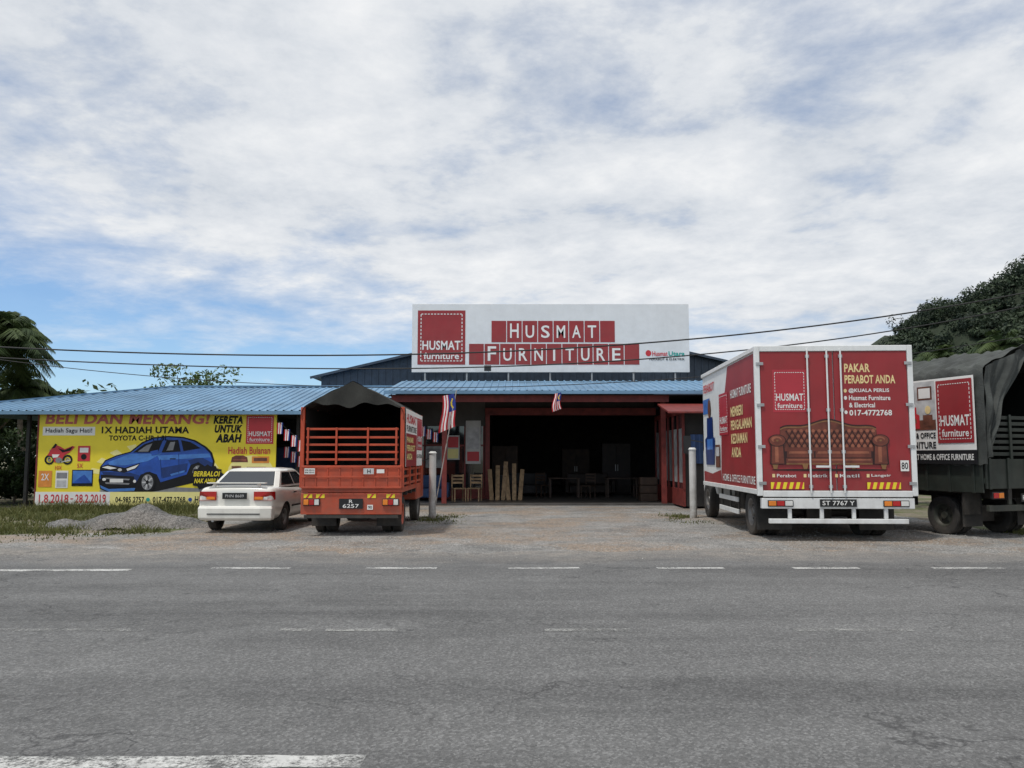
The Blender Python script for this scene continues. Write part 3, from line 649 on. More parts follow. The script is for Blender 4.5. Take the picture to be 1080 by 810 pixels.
for (t,a,v,b_,hh) in(('@KUALA PERLIS',96,39,140,5),('Husmat Furniture',96,46.5,141,5),('& Electrical',96,54,124,5),('017-4772768',96,61.5,142,6)): p.text(t,a,v,b_,v+hh,'print_white',1,.025)
p.ell(92.3,41.5,1.7,2,'print_cream',1);p.ell(92.3,64,1.7,2,'print_white',1);p.ell(92.3,49,1.7,2,'print_white',1)
su_,sv_=p.su,p.sv
p.su=su_*.93;p.sv=sv_*.80;p.u0=80-72/.93;p.v0=75-75/.80
Ld,Lm,Ll,Wd='print_leatherdark','print_leather','print_leatherlight','print_wood'
crest=[(24+i*(112/28),85-11*math.sin(math.pi*i/28)**.7-2.6*math.cos(i/28*4*math.pi)) for i in range(29)]
p.poly(([(22,120)]+[(u,v-1.8) for u,v in crest]+[(138,120)])[::-1],Ld,2)
p.poly(([(24,118)]+crest+[(136,118)])[::-1],Lm,3)
for i in range(28):
    (a,b_),(c,d_)=crest[i],crest[i+1]; p.line(a,b_+1.2,c,d_+1.2,1.3,Wd,4)
for r_ in range(4):
    for k in range(15):
        xx=31+k*7+(r_%2)*3.5; yy=86+r_*6.5
        if xx>131: continue
        p.ell(xx+3.5,yy-.6,2.1,2.2,Ll,4,n=10)
        p.ell(xx,yy,1.1,1.1,Ld,7,n=8)
        if r_<3:
            for dx in(3.5,-3.5):
                if 29<xx+dx<133: p.line(xx,yy,xx+dx,yy+6.5,.9,Ld,5)
p.poly([(28,129),(132,129),(133,112),(27,112)],Ld,8)
for k in range(3):
    a=31+k*33.2; p.poly([(a,120),(a+31.5,120),(a+31.5,113),(a+30,111.2),(a+1.5,111.2),(a,113)],Lm,9); p.poly([(a+2,115),(a+29.5,115),(a+28.5,112),(a+3,112)],Ll,10)
p.rect(30,121,130,127.5,Lm,9); p.rect(32,122,128,124,Ll,10); p.rect(30,127.6,130,129,Wd,9)
for cx,sg in((20,1),(140,-1)):
    p.poly([(cx-9,129),(cx+9,129),(cx+8,103),(cx-8,103)],Ld,10); p.poly([(cx-7.5,128),(cx+7.5,128),(cx+6.5,103),(cx-6.5,103)],Lm,11); p.rect(cx-3,106,cx+1,126,Ll,12)
    p.ell(cx,98,10.5,8,Ld,12);p.ell(cx,98,9.3,7,Lm,13);p.ell(cx-1,96.5,6,4,Ll,14);p.ell(cx,98,4.4,3.2,Lm,15);p.ell(cx,98,1.4,1.2,Wd,16)
for xx in(17,52,108,143): p.poly([(xx-2,135),(xx+2,135),(xx+3.4,129),(xx-3.4,129)],Wd,9)
p.ell(80,136,68,1.6,Ld,1.5)
p.su,p.sv,p.u0,p.v0=su_,sv_,0,0
for k,t in enumerate(('Perabot','Elektrik','Katil','Langsir')): p.rect(10+k*34,128,13+k*34,131.5,'print_cream',2); p.text(t,15+k*34,128,36+k*34,131.5,'print_white',2)
for a,b_ in((8,44),(112,148)):
    p.rect(a,136.5,b_,143.5,'print_yellow',8)
    for k in range(5): xx=a+2+k*7; p.poly([(xx,143.5),(xx+3.2,143.5),(xx+5.2,136.5),(xx+2.0,136.5)],'print_red',9)
p.rect(148,114,157,125,'print_white',17);p.text('80',149,116,156,123,'print_black',18)
mb.make('rear_print',trk)
for s in(-1,1):
    mb=MB(); X=s*(w+.004)
    if s<0: p=Panel(mb,(X,L,zt-.06),(0,-1,0),(0,0,1),0,0,L/200,(zt-zb-.12)/100,.004)
    else: p=Panel(mb,(X,.06,zt-.06),(0,1,0),(0,0,1),0,0,(L-.06)/200,(zt-zb-.12)/100,.004)
    p.poly([(76,100),(198,100),(198,1),(108,1),(92,30),(80,58)],'red_print',1)
    p.poly([(2,100),(75,100),(75,88),(40,92),(2,90)],'red_print',1)
    p.logo(74,22,108,58,3)
    for i,t in enumerate(('MEMBERI','PENGALAMAN','KEDIAMAN','ANDA')): p.text(t,118,36+i*11,118+(40,66,52,32)[i],44+i*11,'print_cream',3,.03)
    p.text('HUSMAT FURNITURE',118,22,184,29,'print_white',3,.02)
    p.text('HOME & OFFICE FURNITURE',84,91,190,97,'print_white',3,.01); p.text('PERABOT',6,8,54,16,'print_red',3,.02)
    p.poly([(14,84),(50,84),(54,60),(46,58),(45,40),(20,40),(19,58),(10,60)],'print_darkblue',3); p.poly([(20,70),(45,70),(45,60),(20,60)],'print_lightblue',4)
    p.rect(56,66,74,86,'print_brown',3); p.rect(58,68,72,76,'print_lightgrey',4); p.rect(4,22,34,36,'print_lightblue',3); p.ell(32,32,6,9,'print_brown',4)
    mb.make('side_print',trk)
mb=MB(); mb.box(-w+.02,w-.02,-.02,.10,.62,.82,'white_paint'); mb.make('rear_crossmember',trk,bevel=.01)
mb=MB(); mb.box(-1.30,1.30,-.04,.04,.34,.43,'white_paint')
for x in(-.9,-.3,.3,.9): mb.box(x-.035,x+.035,-.01,.05,.432,.618,'white_paint')
mb.make('underrun_bumper',trk,bevel=.01)
for s in(-1,1):
    mb=MB(); mb.box(s*1.08-.24,s*1.08+.24,-.04,-.022,.66,.78,'black_trim')
    for k,c in enumerate(('lamp_amber','lamp_red','lamp_clear')): mb.box(s*1.08-.225+.155*k,s*1.08-.085+.155*k,-.055,-.041,.675,.765,c)
    mb.make('tail_lamp',trk,bevel=.006)
    mb=MB(); mb.box(s*1.0-.34,s*1.0+.34,.72,.74,.16,.62,'rubber'); mb.make('mud_flap',trk)
    mb=MB()
    for zz in(.42,.68): mb.box(s*(w-.06)-.02,s*(w-.06)+.02,2.1,4.0,zz-.05,zz+.05,'white_paint')
    for y in(2.2,3.0,3.9): mb.box(s*(w-.10)-.02,s*(w-.10)+.022,y-.03,y+.03,.40,zb-.01,'dark_metal')
    mb.make('side_guard',trk,bevel=.006)
    wheel(trk,s*1.2,1.35,.47,.25,True,s,'rim_metal'); wheel(trk,s*1.16,6.2,.47,.25,False,s,'rim_metal')
    mb=MB(); mb.beam((s*1.12,7.2,2.0),(s*1.6,7.3,2.1),.03,.03,'black_trim'); mb.box(s*1.6-.1,s*1.6+.1,7.26,7.34,1.7,2.2,'black_trim'); mb.make('wing_mirror',trk)
mb=MB(); mb.box(-.34,.34,-.045,-.021,.66,.80,'plate_black'); p=Panel(mb,(-.34,-.045,.80),(1,0,0),(0,0,1),0,0,.068,.014); p.text('ST 7767 Y',.6,2,9.4,8,'print_white',1,.01); mb.make('number_plate',trk)
mb=MB(); mb.cyl((-.9,1.35,.47),(.9,1.35,.47),.1,'dark_metal'); mb.box(-.25,.25,1.1,1.6,.3,.62,'dark_metal'); mb.make('axle',trk,smooth=40)
for a,b_ in((.65,1.28),(-1.2,-.65)): mb=MB(); mb.box(a,b_,2.4,3.3,.45,.86,'dark_metal'); mb.make('under_tank',trk,bevel=.03)
mb=MB(); mb.loft([[(-1.12,5.75,z),(1.12,5.75,z),(1.12,7.5,z),(-1.12,7.5,z)] for z in(.6,1.7)]+[[(-1.05,5.8,2.55),(1.05,5.8,2.55),(1.05,7.2,2.55),(-1.05,7.2,2.55)]],'white_paint'); mb.make('cab',trk,bevel=.05)
mb=MB(); mb.poly([(-1.0,7.505,1.75),(1.0,7.505,1.75),(.98,7.24,2.48),(-.98,7.24,2.48)],'glass_dark'); mb.make('windscreen',trk)
# ------------------------------------------------------------------ green lorry
gl=thing('canvas_lorry','dark green lorry with grey canvas cover and printed side banner','lorry',(9.24+1.05*math.cos(R(19)),15.8+1.05*math.sin(R(19)),0),R(19))
w=1.05
mb=MB(); mb.box(-w,w,.02,4.4,1.08,1.18,'green_paint')
for x in(-.42,.42): mb.box(x-.05,x+.05,.0,6.0,.76,1.078,'dark_metal')
mb.cyl((-.8,1.15,.42),(.8,1.15,.42),.10,'dark_metal'); mb.box(-.25,.25,.95,1.35,.26,.6,'dark_metal'); mb.box(-w+.02,-.6,2.1,3.1,.55,1.0,'dark_metal'); mb.box(.6,w-.02,2.1,2.9,.55,1.0,'dark_metal')
mb.box(-w+.02,w-.02,4.36,4.4,1.18,2.6,'green_paint')
mb.make('chassis',gl,bevel=.01)
for s in(-1,1):
    mb=MB(); mb.box(*sorted((s*w,s*(w+.03))),.03,4.38,.90,1.50,'green_paint')
    for i in range(8): y=.2+i*.57; mb.box(*sorted((s*(w+.031),s*(w+.06))),y,y+.06,.89,1.51,'green_paint')
    mb.make('side_board',gl,bevel=.005)
    mb=MB(); mb.box(*sorted((s*.62,s*(w-.01))),.52,.56,.45,1.0,'dark_metal'); mb.box(*sorted((s*.62,s*(w-.01))),.56,1.75,.88,.92,'dark_metal'); mb.make('wheel_shade_box',gl)  # boxing added over the rear wheels to put them in shadow
mb=MB(); mb.box(-w,w,-.03,.01,.98,1.56,'green_paint')
for i in range(5): x=-w+.08+i*(2*w-.16)/4; mb.box(x-.03,x+.03,-.06,-.031,.97,1.58,'green_paint')
mb.make('tailgate',gl,bevel=.005)
mb=MB()
for zz in(1.66,1.78,1.90,2.02,2.14,2.26,2.38): mb.box(-w+.02,w-.02,.0,.035,zz-.035,zz+.035,'green_paint')
for x in(-.98,-.35,.35,.98): mb.box(x-.03,x+.03,-.03,-.001,1.56,2.44,'green_paint')
mb.make('rear_railing',gl,bevel=.004)
mb=MB()
for y in(.07,1.4,2.8,4.3):
    for s in(-1,1): mb.box(s*(w-.03)-.025,s*(w-.03)+.025,y-.025,y+.025,1.18,3.36,'dark_metal')
    mb.beam((-w+.03,y,3.36),(0,y,3.66),.04,.04,'dark_metal'); mb.beam((0,y,3.66),(w-.03,y,3.36),.04,.04,'dark_metal')
for x in(-w+.03,0,w-.03): mb.beam((x,.05,3.36 if x else 3.66),(x,4.3,3.36 if x else 3.66),.03,.03,'dark_metal')
mb.make('canopy_frame',gl)
cf,prof=canopy_fn(w+.05,1.45,3.38,3.84,4.45,-.12,2,.42,1.8,.34)
mb=MB(); mb.grid(cf,70,110,'canvas_grey')
def flap(sg,far):
    def fn(a,b):
        wd=.08+far*(b**1.7); x=sg*(w+.04)-sg*a*wd; zt_=3.36+.42*(1-abs(x)/(w+.05)); z=1.6+b*(zt_-1.6)
        return (x,-.11+.05*math.sin(a*11+b*5)-.035*math.sin(b*13+a*4)+.02*math.sin(a*29),z)
    return fn
mb.grid(flap(-1,1.25),40,40,'canvas_grey'); mb.grid(flap(1,.9),30,30,'canvas_grey')
mb.poly([(-w-.02,4.42,1.45),(w+.02,4.42,1.45),(w+.02,4.42,3.40),(0,4.42,3.8),(-w-.02,4.42,3.40)],'canvas_dark_liner')
for s in(-1,1): mb.poly([(s*(w-.02),.1,1.2),(s*(w-.02),4.3,1.2),(s*(w-.02),4.3,3.3),(s*(w-.02),.1,3.3)],'canvas_dark_liner')
mb.make('canopy',gl,smooth=60)
for s in(-1,1):
    mb=MB(); X=s*(w+.12)
    if s<0: p=Panel(mb,(X,1.93,3.22),(0,-1,0),(0,0,1),0,0,.0188,.0176,.004)
    else: p=Panel(mb,(X,.05,3.22),(0,1,0),(0,0,1),0,0,.0188,.0176,.004)
    p.rect(-110,0,100,84,'print_white',0); p.rect(-110,84,100,100,'print_black',0); p.text('HUSMAT HOME & OFFICE FURNITURE',4,88.5,96,95.5,'print_white',1,.02)
    p.logo(52,3,98,76,3,'red_print')
    p.text('PAKAR PERABOT ANDA',-80,6,-5,14,'print_red',1,.02)
    p.rect(0,2,50,60,'print_lightgrey',1); p.rect(0,48,50,60,'print_brown',2); p.rect(3,6,22,28,'print_grey',2); p.rect(26,8,46,24,'print_brown',2); p.rect(28,10,44,22,'print_white',3)
    p.poly([(6,58),(28,58),(28,42),(24,40),(24,32),(10,32),(10,40),(6,42)],'print_red',3); p.rect(10,46,24,51,'print_leatherlight',4); p.rect(33,42,46,56,'print_brown',3); p.ell(40,36,4,5,'print_cream',3)
    p.text('HOME & OFFICE',2,63,49,70,'print_black',2,.03); p.text('FURNITURE',2,74,49,82,'print_black',2,.03)
    p.rect(-105,20,-10,80,'red_print',1)
    mb.make('side_banner',gl)
    wheel(gl,s*.84,1.15,.40,.22,True,s,'green_paint'); wheel(gl,s*.84,5.3,.40,.22,False,s,'green_paint')
    mb=MB(); mb.box(s*.80-.15,s*.80+.15,-.06,.0,.78,.92,'black_trim'); mb.box(s*.80-.13,s*.80,-.075,-.061,.80,.90,'lamp_red'); mb.box(s*.80+.01,s*.80+.13,-.075,-.061,.80,.90,'lamp_amber'); mb.make('tail_lamp',gl,bevel=.005)
    mb=MB(); mb.box(s*.74-.26,s*.74+.26,.60,.615,.20,.85,'rubber'); mb.make('mud_flap',gl)
mb=MB(); mb.box(-w+.05,w-.05,-.02,.06,.54,.66,'green_paint'); 
for x in(-.42,.42): mb.box(x-.04,x+.04,.0,.05,.662,.78,'green_paint')
mb.make('rear_bumper',gl,bevel=.008)
mb=MB(); mb.box(-.2,.24,-.06,-.04,.72,.88,'plate_black'); p=Panel(mb,(-.2,-.06,.88),(1,0,0),(0,0,1),0,0,.044,.016); p.text('RK 4418',.8,2,9.2,8,'print_white',1,.01); mb.make('number_plate',gl)
mb=MB(); mb.loft([[(-1.0,4.6,z),(1.0,4.6,z),(1.0,6.2,z),(-1.0,6.2,z)] for z in(.7,1.6)]+[[(-.95,4.65,2.4),(.95,4.65,2.4),(.95,5.95,2.4),(-.95,5.95,2.4)]],'green_paint'); mb.make('cab',gl,bevel=.05)
# ------------------------------------------------------------------ yellow billboard (stands just under the eave of the wing roof)
bb=thing('billboard','wide yellow promotion billboard with blue car picture on steel posts','billboard',(0,0,0))
x0,x1,z0,z1=-14.86,-7.40,.10,2.985; Y=25.3
bb.location=((x0+x1)/2,Y,0); hw=(x1-x0)/2
mb=MB(); mb.box(-hw,hw,0,.03,z0,z1,'print_yellow')
mb.make('panel',bb)
for i in range(6):
    x=-hw+.15+i*(2*hw-.3)/5; mb=MB(); mb.box(x-.03,x+.03,.031,.09,0,z1-.02,'dark_metal'); mb.beam((x,.09,1.8),(x,1.1,0),.04,.04,'dark_metal'); mb.make('post',bb)
mb=MB()
for zz in(z0+.1,1.5,z1-.1): mb.box(-hw,hw,.091,.13,zz-.02,zz+.02,'dark_metal')
mb.box(-hw-.05,-hw,-.01,.05,.0,z1,'red_frame'); mb.make('frame',bb)
mb=MB(); p=Panel(mb,(-hw,-.001,z1),(1,0,0),(0,0,1),42,435.3,2*hw/250,(z1-z0)/96.7,.0025)
p.text('BELI DAN MENANG!',49,435.6,221,447.2,'print_pinkred',3,.035,.15)
p.rect(46,450,101,459,'print_white',1); p.text('Hadiah Sagu Hati!',49,451.5,98,457.5,'print_black',3,.015)
p.text('1X HADIAH UTAMA',108,449.8,200,457,'print_black',3,.03); p.text('TOYOTA C-HR 1.8L',116,459,178,464.5,'print_black',3,.03)
p.text('KERETA',226,438.5,257,446.8,'print_black',3,.05,.15);p.text('UNTUK',227,448,256,456.3,'print_black',3,.05,.15);p.text('ABAH',229,457.5,255,466.5,'print_black',3,.05,.15)
p.logo(260,438,289,468,2,'print_red')
for k in range(10):
    a0=-math.pi*k/10; a1=a0-math.pi/22; r_=70
    p.poly([(166,505),(166+r_*math.cos(a0),505+r_*.55*math.sin(a0)),(166+r_*math.cos(a1),505+r_*.55*math.sin(a1))],'print_lightyellow',1)
p.ell(168,517,60,4,'print_grey',1)
B_,Lb,Db,K_='print_blue','print_lightblue','print_darkblue','print_black'
P_=lambda pts,mt,l: p.poly(pts[::-1],mt,l)
P_([(107,506),(108,492),(113,485),(124,480),(139,476),(151,466),(163,461),(178,459.5),(194,460.5),(207,464),(219,471),(225,477),(228,486),(227,498),(222,504),(214,507),(170,517),(146,520),(120,519.5),(109,515)],K_,2)
P_([(108,504),(109,492),(114,486),(125,481),(140,477),(152,467.5),(163,462.5),(178,461),(194,462),(206,465.5),(217,472),(223,478),(226,486),(225,496),(219,492),(211,487),(203,490),(199,500),(172,508),(168,500),(160,497),(151,500),(146,509),(118,509)],B_,3)
P_([(116,487),(139,478.5),(172,478),(158,486),(134,490.5),(118,490)],Lb,4); P_([(122,486.2),(140,481),(158,480.6),(144,485)],Lb,5)
P_([(142,477),(153,468.5),(164,464.5),(173,464),(168,477)],K_,5); P_([(147,476),(156,469.5),(162,467.5),(158,476)],'print_grey',6)
P_([(172,477),(177,464),(189,463.8),(192,476)],K_,5); P_([(195,475.5),(192,464),(202,466),(213,472.5)],K_,5); P_([(177,475),(181,466),(186,465.8),(184,474.5)],'print_grey',6)
P_([(168,480),(222,478),(224,482),(170,485)],Lb,4); P_([(172,493),(200,488),(199,497),(174,504)],Db,4); P_([(182,499.5),(197,495.5),(197,497.5),(183,501.5)],Lb,5)
P_([(110,497),(140,498),(150,501),(146,509),(118,509)],Db,3.5); P_([(203,490),(211,487),(219,492),(225,496),(226,488),(214,482),(200,485)],Db,3.5)
p.line(190,478,191,499,.5,Db,6); p.line(171,484,173,503,.5,Db,6); p.rect(181,483,187,484,K_,6)
P_([(108,492),(116,489.5),(134,493),(140,491),(150,488),(146,494),(134,498),(118,496),(109,496.5)],K_,5)
P_([(110,492.5),(116,491),(126,493.3),(119,494.6)],'print_white',6); P_([(136,494),(149,489.3),(145,493.4),(137,496.2)],'print_white',6); p.ell(129,495,2.2,1.6,'print_lightgrey',7)
P_([(109,500),(144,502),(146,512),(118,514),(110,510)],K_,4); P_([(114,503),(140,504.5),(139,506),(115,504.5)],'print_grey',5); P_([(114,508),(140,509),(139,510.5),(115,509.7)],'print_grey',5); p.rect(119,504.6,133,508.2,'print_white',6)
P_([(109,511),(118,515),(146,514),(145,517),(119,518),(110,514)],Lb,5); p.ell(113,505,2,1.5,'print_white',6); p.ell(145,507,1.6,1.6,'print_white',6)
for cx,cy,r_ in((158.5,508,10.2),(211,498,9.4)):
    p.ell(cx,cy,r_*.82,r_*1.05,K_,7); p.ell(cx,cy,r_*.60,r_*.80,'print_grey',8); 
    for k in range(5):
        a=k/5*6.283; p.line(cx,cy,cx+r_*.55*math.cos(a+.6),cy+r_*.72*math.sin(a+.6),1.5,'print_lightgrey',9)
        p.line(cx,cy,cx+r_*.5*math.cos(a+1.2),cy+r_*.68*math.sin(a+1.2),.8,K_,9)
    p.ell(cx,cy,r_*.16,r_*.2,K_,10)
P_([(160,476),(168,474),(170,478.5),(162,480)],B_,7)
for cx in(54.5,73.5): p.ring(cx,484.5,5.2,2.0,'print_black',3); p.ring(cx,484.5,2,1.2,'print_grey',3)
P_([(52,480),(56,473),(61,469),(66,471),(70,473.5),(78,470),(81,471),(75,477),(70,480),(67,486),(60,487.5),(58,481)],'print_red',4); P_([(63,472.5),(70,474.5),(79,470.5),(76,475),(68,477)],'print_black',5); P_([(56,473),(60,467.5),(62,468.5),(60,472)],'print_black',5); P_([(57,479),(65,479),(63,482),(58,482.5)],'print_white',5); p.line(55,474,54,484,1.4,'print_grey',3); p.ell(64.5,485,3.6,2.8,'print_grey',6); p.line(66,487,77,485,1.2,'print_lightgrey',6)
p.rect(84,470,97,486,'print_red',3);p.rect(86,472,95,477,'print_white',4);p.ell(90.5,481.5,3,3,'print_black',4)
p.rect(79,495,101,512,'print_black',3);p.rect(80,496,100,509,'print_lightblue',4);P_([(80,509),(100,509),(92,500),(86,504)],'print_blue',5)
p.rect(62,496,75,514,'print_white',3);p.rect(63,498,74,504,'print_grey',4);p.rect(63.5,506,73.5,513,'print_lightgrey',4)
p.rect(44,496,58,513,'print_orange',3);p.text('2X',47,499,55,506,'print_white',4);p.text('10X',61,490.8,68,494.8,'print_red',4);p.text('5X',84,488.5,90,493,'print_red',4)
star=[]
for k in range(28):
    a=-2*math.pi*k/28; q=1.0 if k%2 else .86; star.append((221+19*q*math.cos(a),503+13.5*q*math.sin(a)))
p.poly(star,'print_black',11); p.text('BERBALOI',207,496.5,234,502,'print_yellow',12,.03,.2); p.text('NAK AMBIL!',208,504,232,509,'print_yellow',12,.03,.2)
p.text('Hadiah Bulanan',242,471,286,478.5,'print_red',3,.02)
p.ell(266,497,24,17,'print_lightyellow',1)
P_([(245,487),(263,487),(262,482),(258,480),(250,480),(246,482)],'print_leather',3); p.rect(247,484,261,485.5,'print_leatherlight',4)
P_([(267,488),(285,488),(285,481),(267,481)],'print_orange',3); p.rect(269,482.5,283,486,'print_brown',4)
p.rect(246,491,256,503,'print_wood',3); p.rect(247,492,250.7,502,'print_brown',4); p.rect(251.3,492,255,502,'print_brown',4)
P_([(260,502),(284,502),(286,496),(282,492),(262,492),(258,496)],'print_leather',3); p.rect(262,497,282,499,'print_leatherlight',4)
p.rect(256,507,284,515,'print_lightgrey',3); p.rect(258,505,266,509,'print_white',4); p.rect(273,505,282,509,'print_white',4)
p.rect(42,518,292,532,'print_lightyellow',11); p.rect(42,518,120,532,'print_white',11.6); p.text('1.8.2018',46,520.5,77,529.5,'print_red',13,.02);p.rect(79,524.6,82,525.8,'print_red',13);p.text('28.2.2019',84,520.5,116,529.5,'print_red',13,.02)
p.text('04-985 2757',126,523,156,529,'print_black',13,.02); p.ell(160,526,2,2,'print_teal',13); p.text('017-477 2768',165,523,199,529,'print_black',13,.02); p.ell(204,526,2,2,'print_blue',13); p.text('Husmat Furniture',209,522.5,252,529.5,'print_black',13,.02)
mb.make('printed_artwork',bb)
# ------------------------------------------------------------------ shop building
sh=thing('shop_building','long single storey furniture shop with blue metal roof and red trim','building',(0,0,0))
def part(name,f,**kw):
    mb=MB(); f(mb); return mb.make(name,sh,**kw)
def ribs(mb,x0,x1,ye,ze,ytop,slope,mt='roof_blue',pitch=.25,rib=.035):
    xs=[];x=x0
    while x<x1-.001:
        for d_,h in((0,0),(.15,0),(.17,rib),(.21,rib),(.23,0)):
            if x+d_<x1: xs.append((x+d_,h))
        x+=pitch
    xs.append((x1,0)); vs=[]
    for x,h in xs:
        yt=ytop(x); vs+=[(x,ye,ze+h),(x,yt,ze+(yt-ye)*slope+h)]
    mb.add(vs,[(2*i,2*i+2,2*i+3,2*i+1) for i in range(len(xs)-1)],mt)
sl=1.26/6
part('wing_roof',lambda mb:(ribs(mb,-18.8,-4.2,25,3.03,lambda x: 25.02+min(6,max(0,(x+18.8)/5.6*6)),sl), mb.poly([(-18.8,25,3.03),(-13.2,31,4.29),(-18.8,37,3.03)],'roof_blue'),mb.poly([(-13.2,31,4.28),(-4.2,31,4.28),(-4.2,34,3.8),(-16,34,3.8)],'roof_blue')),label='blue corrugated metal hip roof of the low wing')
part('porch_roof',lambda mb:ribs(mb,-4.2,9.2,26.3,3.76,lambda x:30.6,.17),label='blue corrugated metal roof over the shop entrance')
for a,b_,c,d_ in((-18.8,-4.2,24.93,2.92),(-4.2,9.2,26.22,3.66)): part('gutter',lambda mb:mb.box(a,b_,c,c+.08,d_,d_+.11,'roof_blue'))
part('ridge_cap',lambda mb:(mb.beam((-13.2,31,4.32),(-4.2,31,4.32),.35,.05,'roof_blue'),mb.beam((-18.8,25,3.06),(-13.2,31,4.32),.3,.05,'roof_blue')))
part('fascia',lambda mb:mb.box(-4.0,5.2,26.6,26.68,3.42,3.66,'red_frame')); part('lintel',lambda mb:mb.box(-1.0,5.35,29.9,29.98,3.15,3.42,'red_frame'))
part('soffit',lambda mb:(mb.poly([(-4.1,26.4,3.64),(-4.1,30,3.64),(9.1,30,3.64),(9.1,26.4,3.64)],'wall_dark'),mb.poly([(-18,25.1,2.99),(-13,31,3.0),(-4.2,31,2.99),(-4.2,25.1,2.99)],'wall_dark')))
def hall(mb):
    X0,X1,XA,ZE0,ZE1,ZA=-8.1,11.5,1.7,5.0,5.05,7.3; Y0,Y1=34,58
    mb.poly([(X0,Y0,3.6),(X1,Y0,3.6),(X1,Y0,ZE1),(XA,Y0,ZA),(X0,Y0,ZE0)],'clad_blue')
    for k in range(1,65):
        x=X0+k*.3
        zt_=ZE0+(x-X0)/(XA-X0)*(ZA-ZE0) if x<XA else ZE1+(X1-x)/(X1-XA)*(ZA-ZE1)
        if x<X1: mb.box(x-.03,x+.03,Y0-.03,Y0-.003,3.7,zt_-.05,'clad_blue')
    mb.poly([(X0,Y0,0),(X0,Y1,0),(X0,Y1,ZE0),(X0,Y0,ZE0)],'wall_mid'); mb.poly([(X1,Y0,0),(X1,Y1,0),(X1,Y1,ZE1),(X1,Y0,ZE1)],'wall_mid')
    mb.poly([(X0,Y1,0),(X1,Y1,0),(X1,Y1,ZE1),(XA,Y1,ZA),(X0,Y1,ZE0)],'wall_dark')
part('hall_wall',hall)
part('hall_roof',lambda mb:(mb.poly([(-8.5,33.7,4.95),(1.7,33.7,7.34),(1.7,58,7.34),(-8.5,58,4.95)],'roof_blue'),mb.poly([(1.7,33.7,7.34),(11.9,33.7,5.0),(11.9,58,5.0),(1.7,58,7.34)],'roof_blue'),
   mb.beam((-8.5,33.7,4.93),(1.7,33.7,7.32),.06,.10,'clad_blue'),mb.beam((1.7,33.7,7.32),(11.9,33.7,4.98),.06,.10,'clad_blue')))
part('floor',lambda mb:(mb.box(-4.2,9.5,26.8,57,.006,.07,'tile_floor'),mb.box(-13,-4.2,25.8,31,.006,.07,'concrete')))
part('wing_wall',lambda mb:(mb.box(-13,-4.2,30.8,31,.07,3.9,'wall_dark'),mb.box(-4.2,-4.05,27.2,31,.07,3.6,'wall_dark'),mb.box(-13,-12.85,27.5,30.8,.07,2.9,'wall_dark')))
for x in(-18.5,-15.6,-12.7,-9.8,-6.9,-4.4): part('column',lambda mb:mb.box(x-.05,x+.05,25.95,26.05,0,2.98,'dark_metal'))
for x,y in((-2.25,26.9),(-.9,29.75),(5.05,26.9),(-3.9,26.9)): part('column',lambda mb:mb.box(x-.08,x+.08,y-.08,y+.08,.07,3.42 if y<29 else 3.15,'red_frame'))
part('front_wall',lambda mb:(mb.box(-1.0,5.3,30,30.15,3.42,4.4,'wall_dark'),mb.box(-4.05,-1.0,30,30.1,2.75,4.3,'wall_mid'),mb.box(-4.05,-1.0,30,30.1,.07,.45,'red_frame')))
def sf(mb):
    for x in(-4.0,-3.25,-2.5,-1.75,-1.05): mb.box(x-.03,x+.03,29.98,30.06,.45,2.75,'red_frame')
    mb.box(-4.05,-1.0,29.97,30.05,2.0,2.06,'red_frame'); mb.poly([(-4.0,30.04,.45),(-1.05,30.04,.45),(-1.05,30.04,2.75),(-4.0,30.04,2.75)],'glass_dark')
part('shop_window',sf)
part('poster',lambda mb:(mb.box(-1.72,-1.16,29.93,29.96,1.35,2.95,'wall_white'),mb.box(-1.66,-1.22,29.915,29.928,1.9,2.7,'print_lightgrey'),mb.box(-1.66,-1.22,29.915,29.928,1.45,1.8,'print_red')),label='white vertical poster on the shop front')
part('poster',lambda mb:(mb.box(-2.42,-1.95,29.93,29.96,1.5,2.4,'wall_white'),mb.box(-2.38,-1.99,29.915,29.928,1.95,2.35,'print_red'),mb.box(-2.38,-1.99,29.915,29.928,1.55,1.9,'print_lightyellow')),label='small red and yellow poster on the window')
part('poster',lambda mb:(mb.box(-3.2,-2.6,29.93,29.96,1.2,2.0,'plastic_wrap'),mb.box(-3.15,-2.65,29.915,29.928,1.5,1.9,'print_grey')),label='faded grey poster on the window')
def kiosk(mb):
    mb.box(5.33,5.40,25.2,30,.07,.6,'red_frame')
    for k in range(7): y=25.2+k*.8; mb.box(5.32,5.40,y-.025,y+.025,.6,3.0,'red_frame')
    mb.box(5.32,5.40,25.2,30,2.95,3.1,'red_frame')
    for k in range(6): y=25.25+k*.8; mb.poly([(5.36,y,.6),(5.36,y+.7,.6),(5.36,y+.7,2.95),(5.36,y,2.95)],'glass_dark'); mb.poly([(5.355,y+.08,.8),(5.355,y+.62,.8),(5.355,y+.62,2.5),(5.355,y+.08,2.5)],'plastic_wrap')
    mb.box(5.42,9.3,25.25,25.35,.07,3.0,'wall_dark'); mb.box(9.2,9.3,25.35,34,.07,3.6,'wall_mid')
part('side_shopfront',kiosk)
part('awning',lambda mb:(mb.prism([(4.75,24.4,2.93),(4.75,24.4,2.98),(4.75,26.2,3.33),(4.75,26.2,3.28)],(4.6,0,0),'red_frame')),label='red sloping awning beside the entrance')
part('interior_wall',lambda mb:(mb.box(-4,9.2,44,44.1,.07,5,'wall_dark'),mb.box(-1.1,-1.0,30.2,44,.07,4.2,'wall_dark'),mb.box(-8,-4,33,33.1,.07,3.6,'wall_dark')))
part('ceiling',lambda mb:mb.poly([(-4,30.15,3.7),(9.2,30.15,3.7),(9.2,44,3.7),(-4,44,3.7)],'wall_dark'))
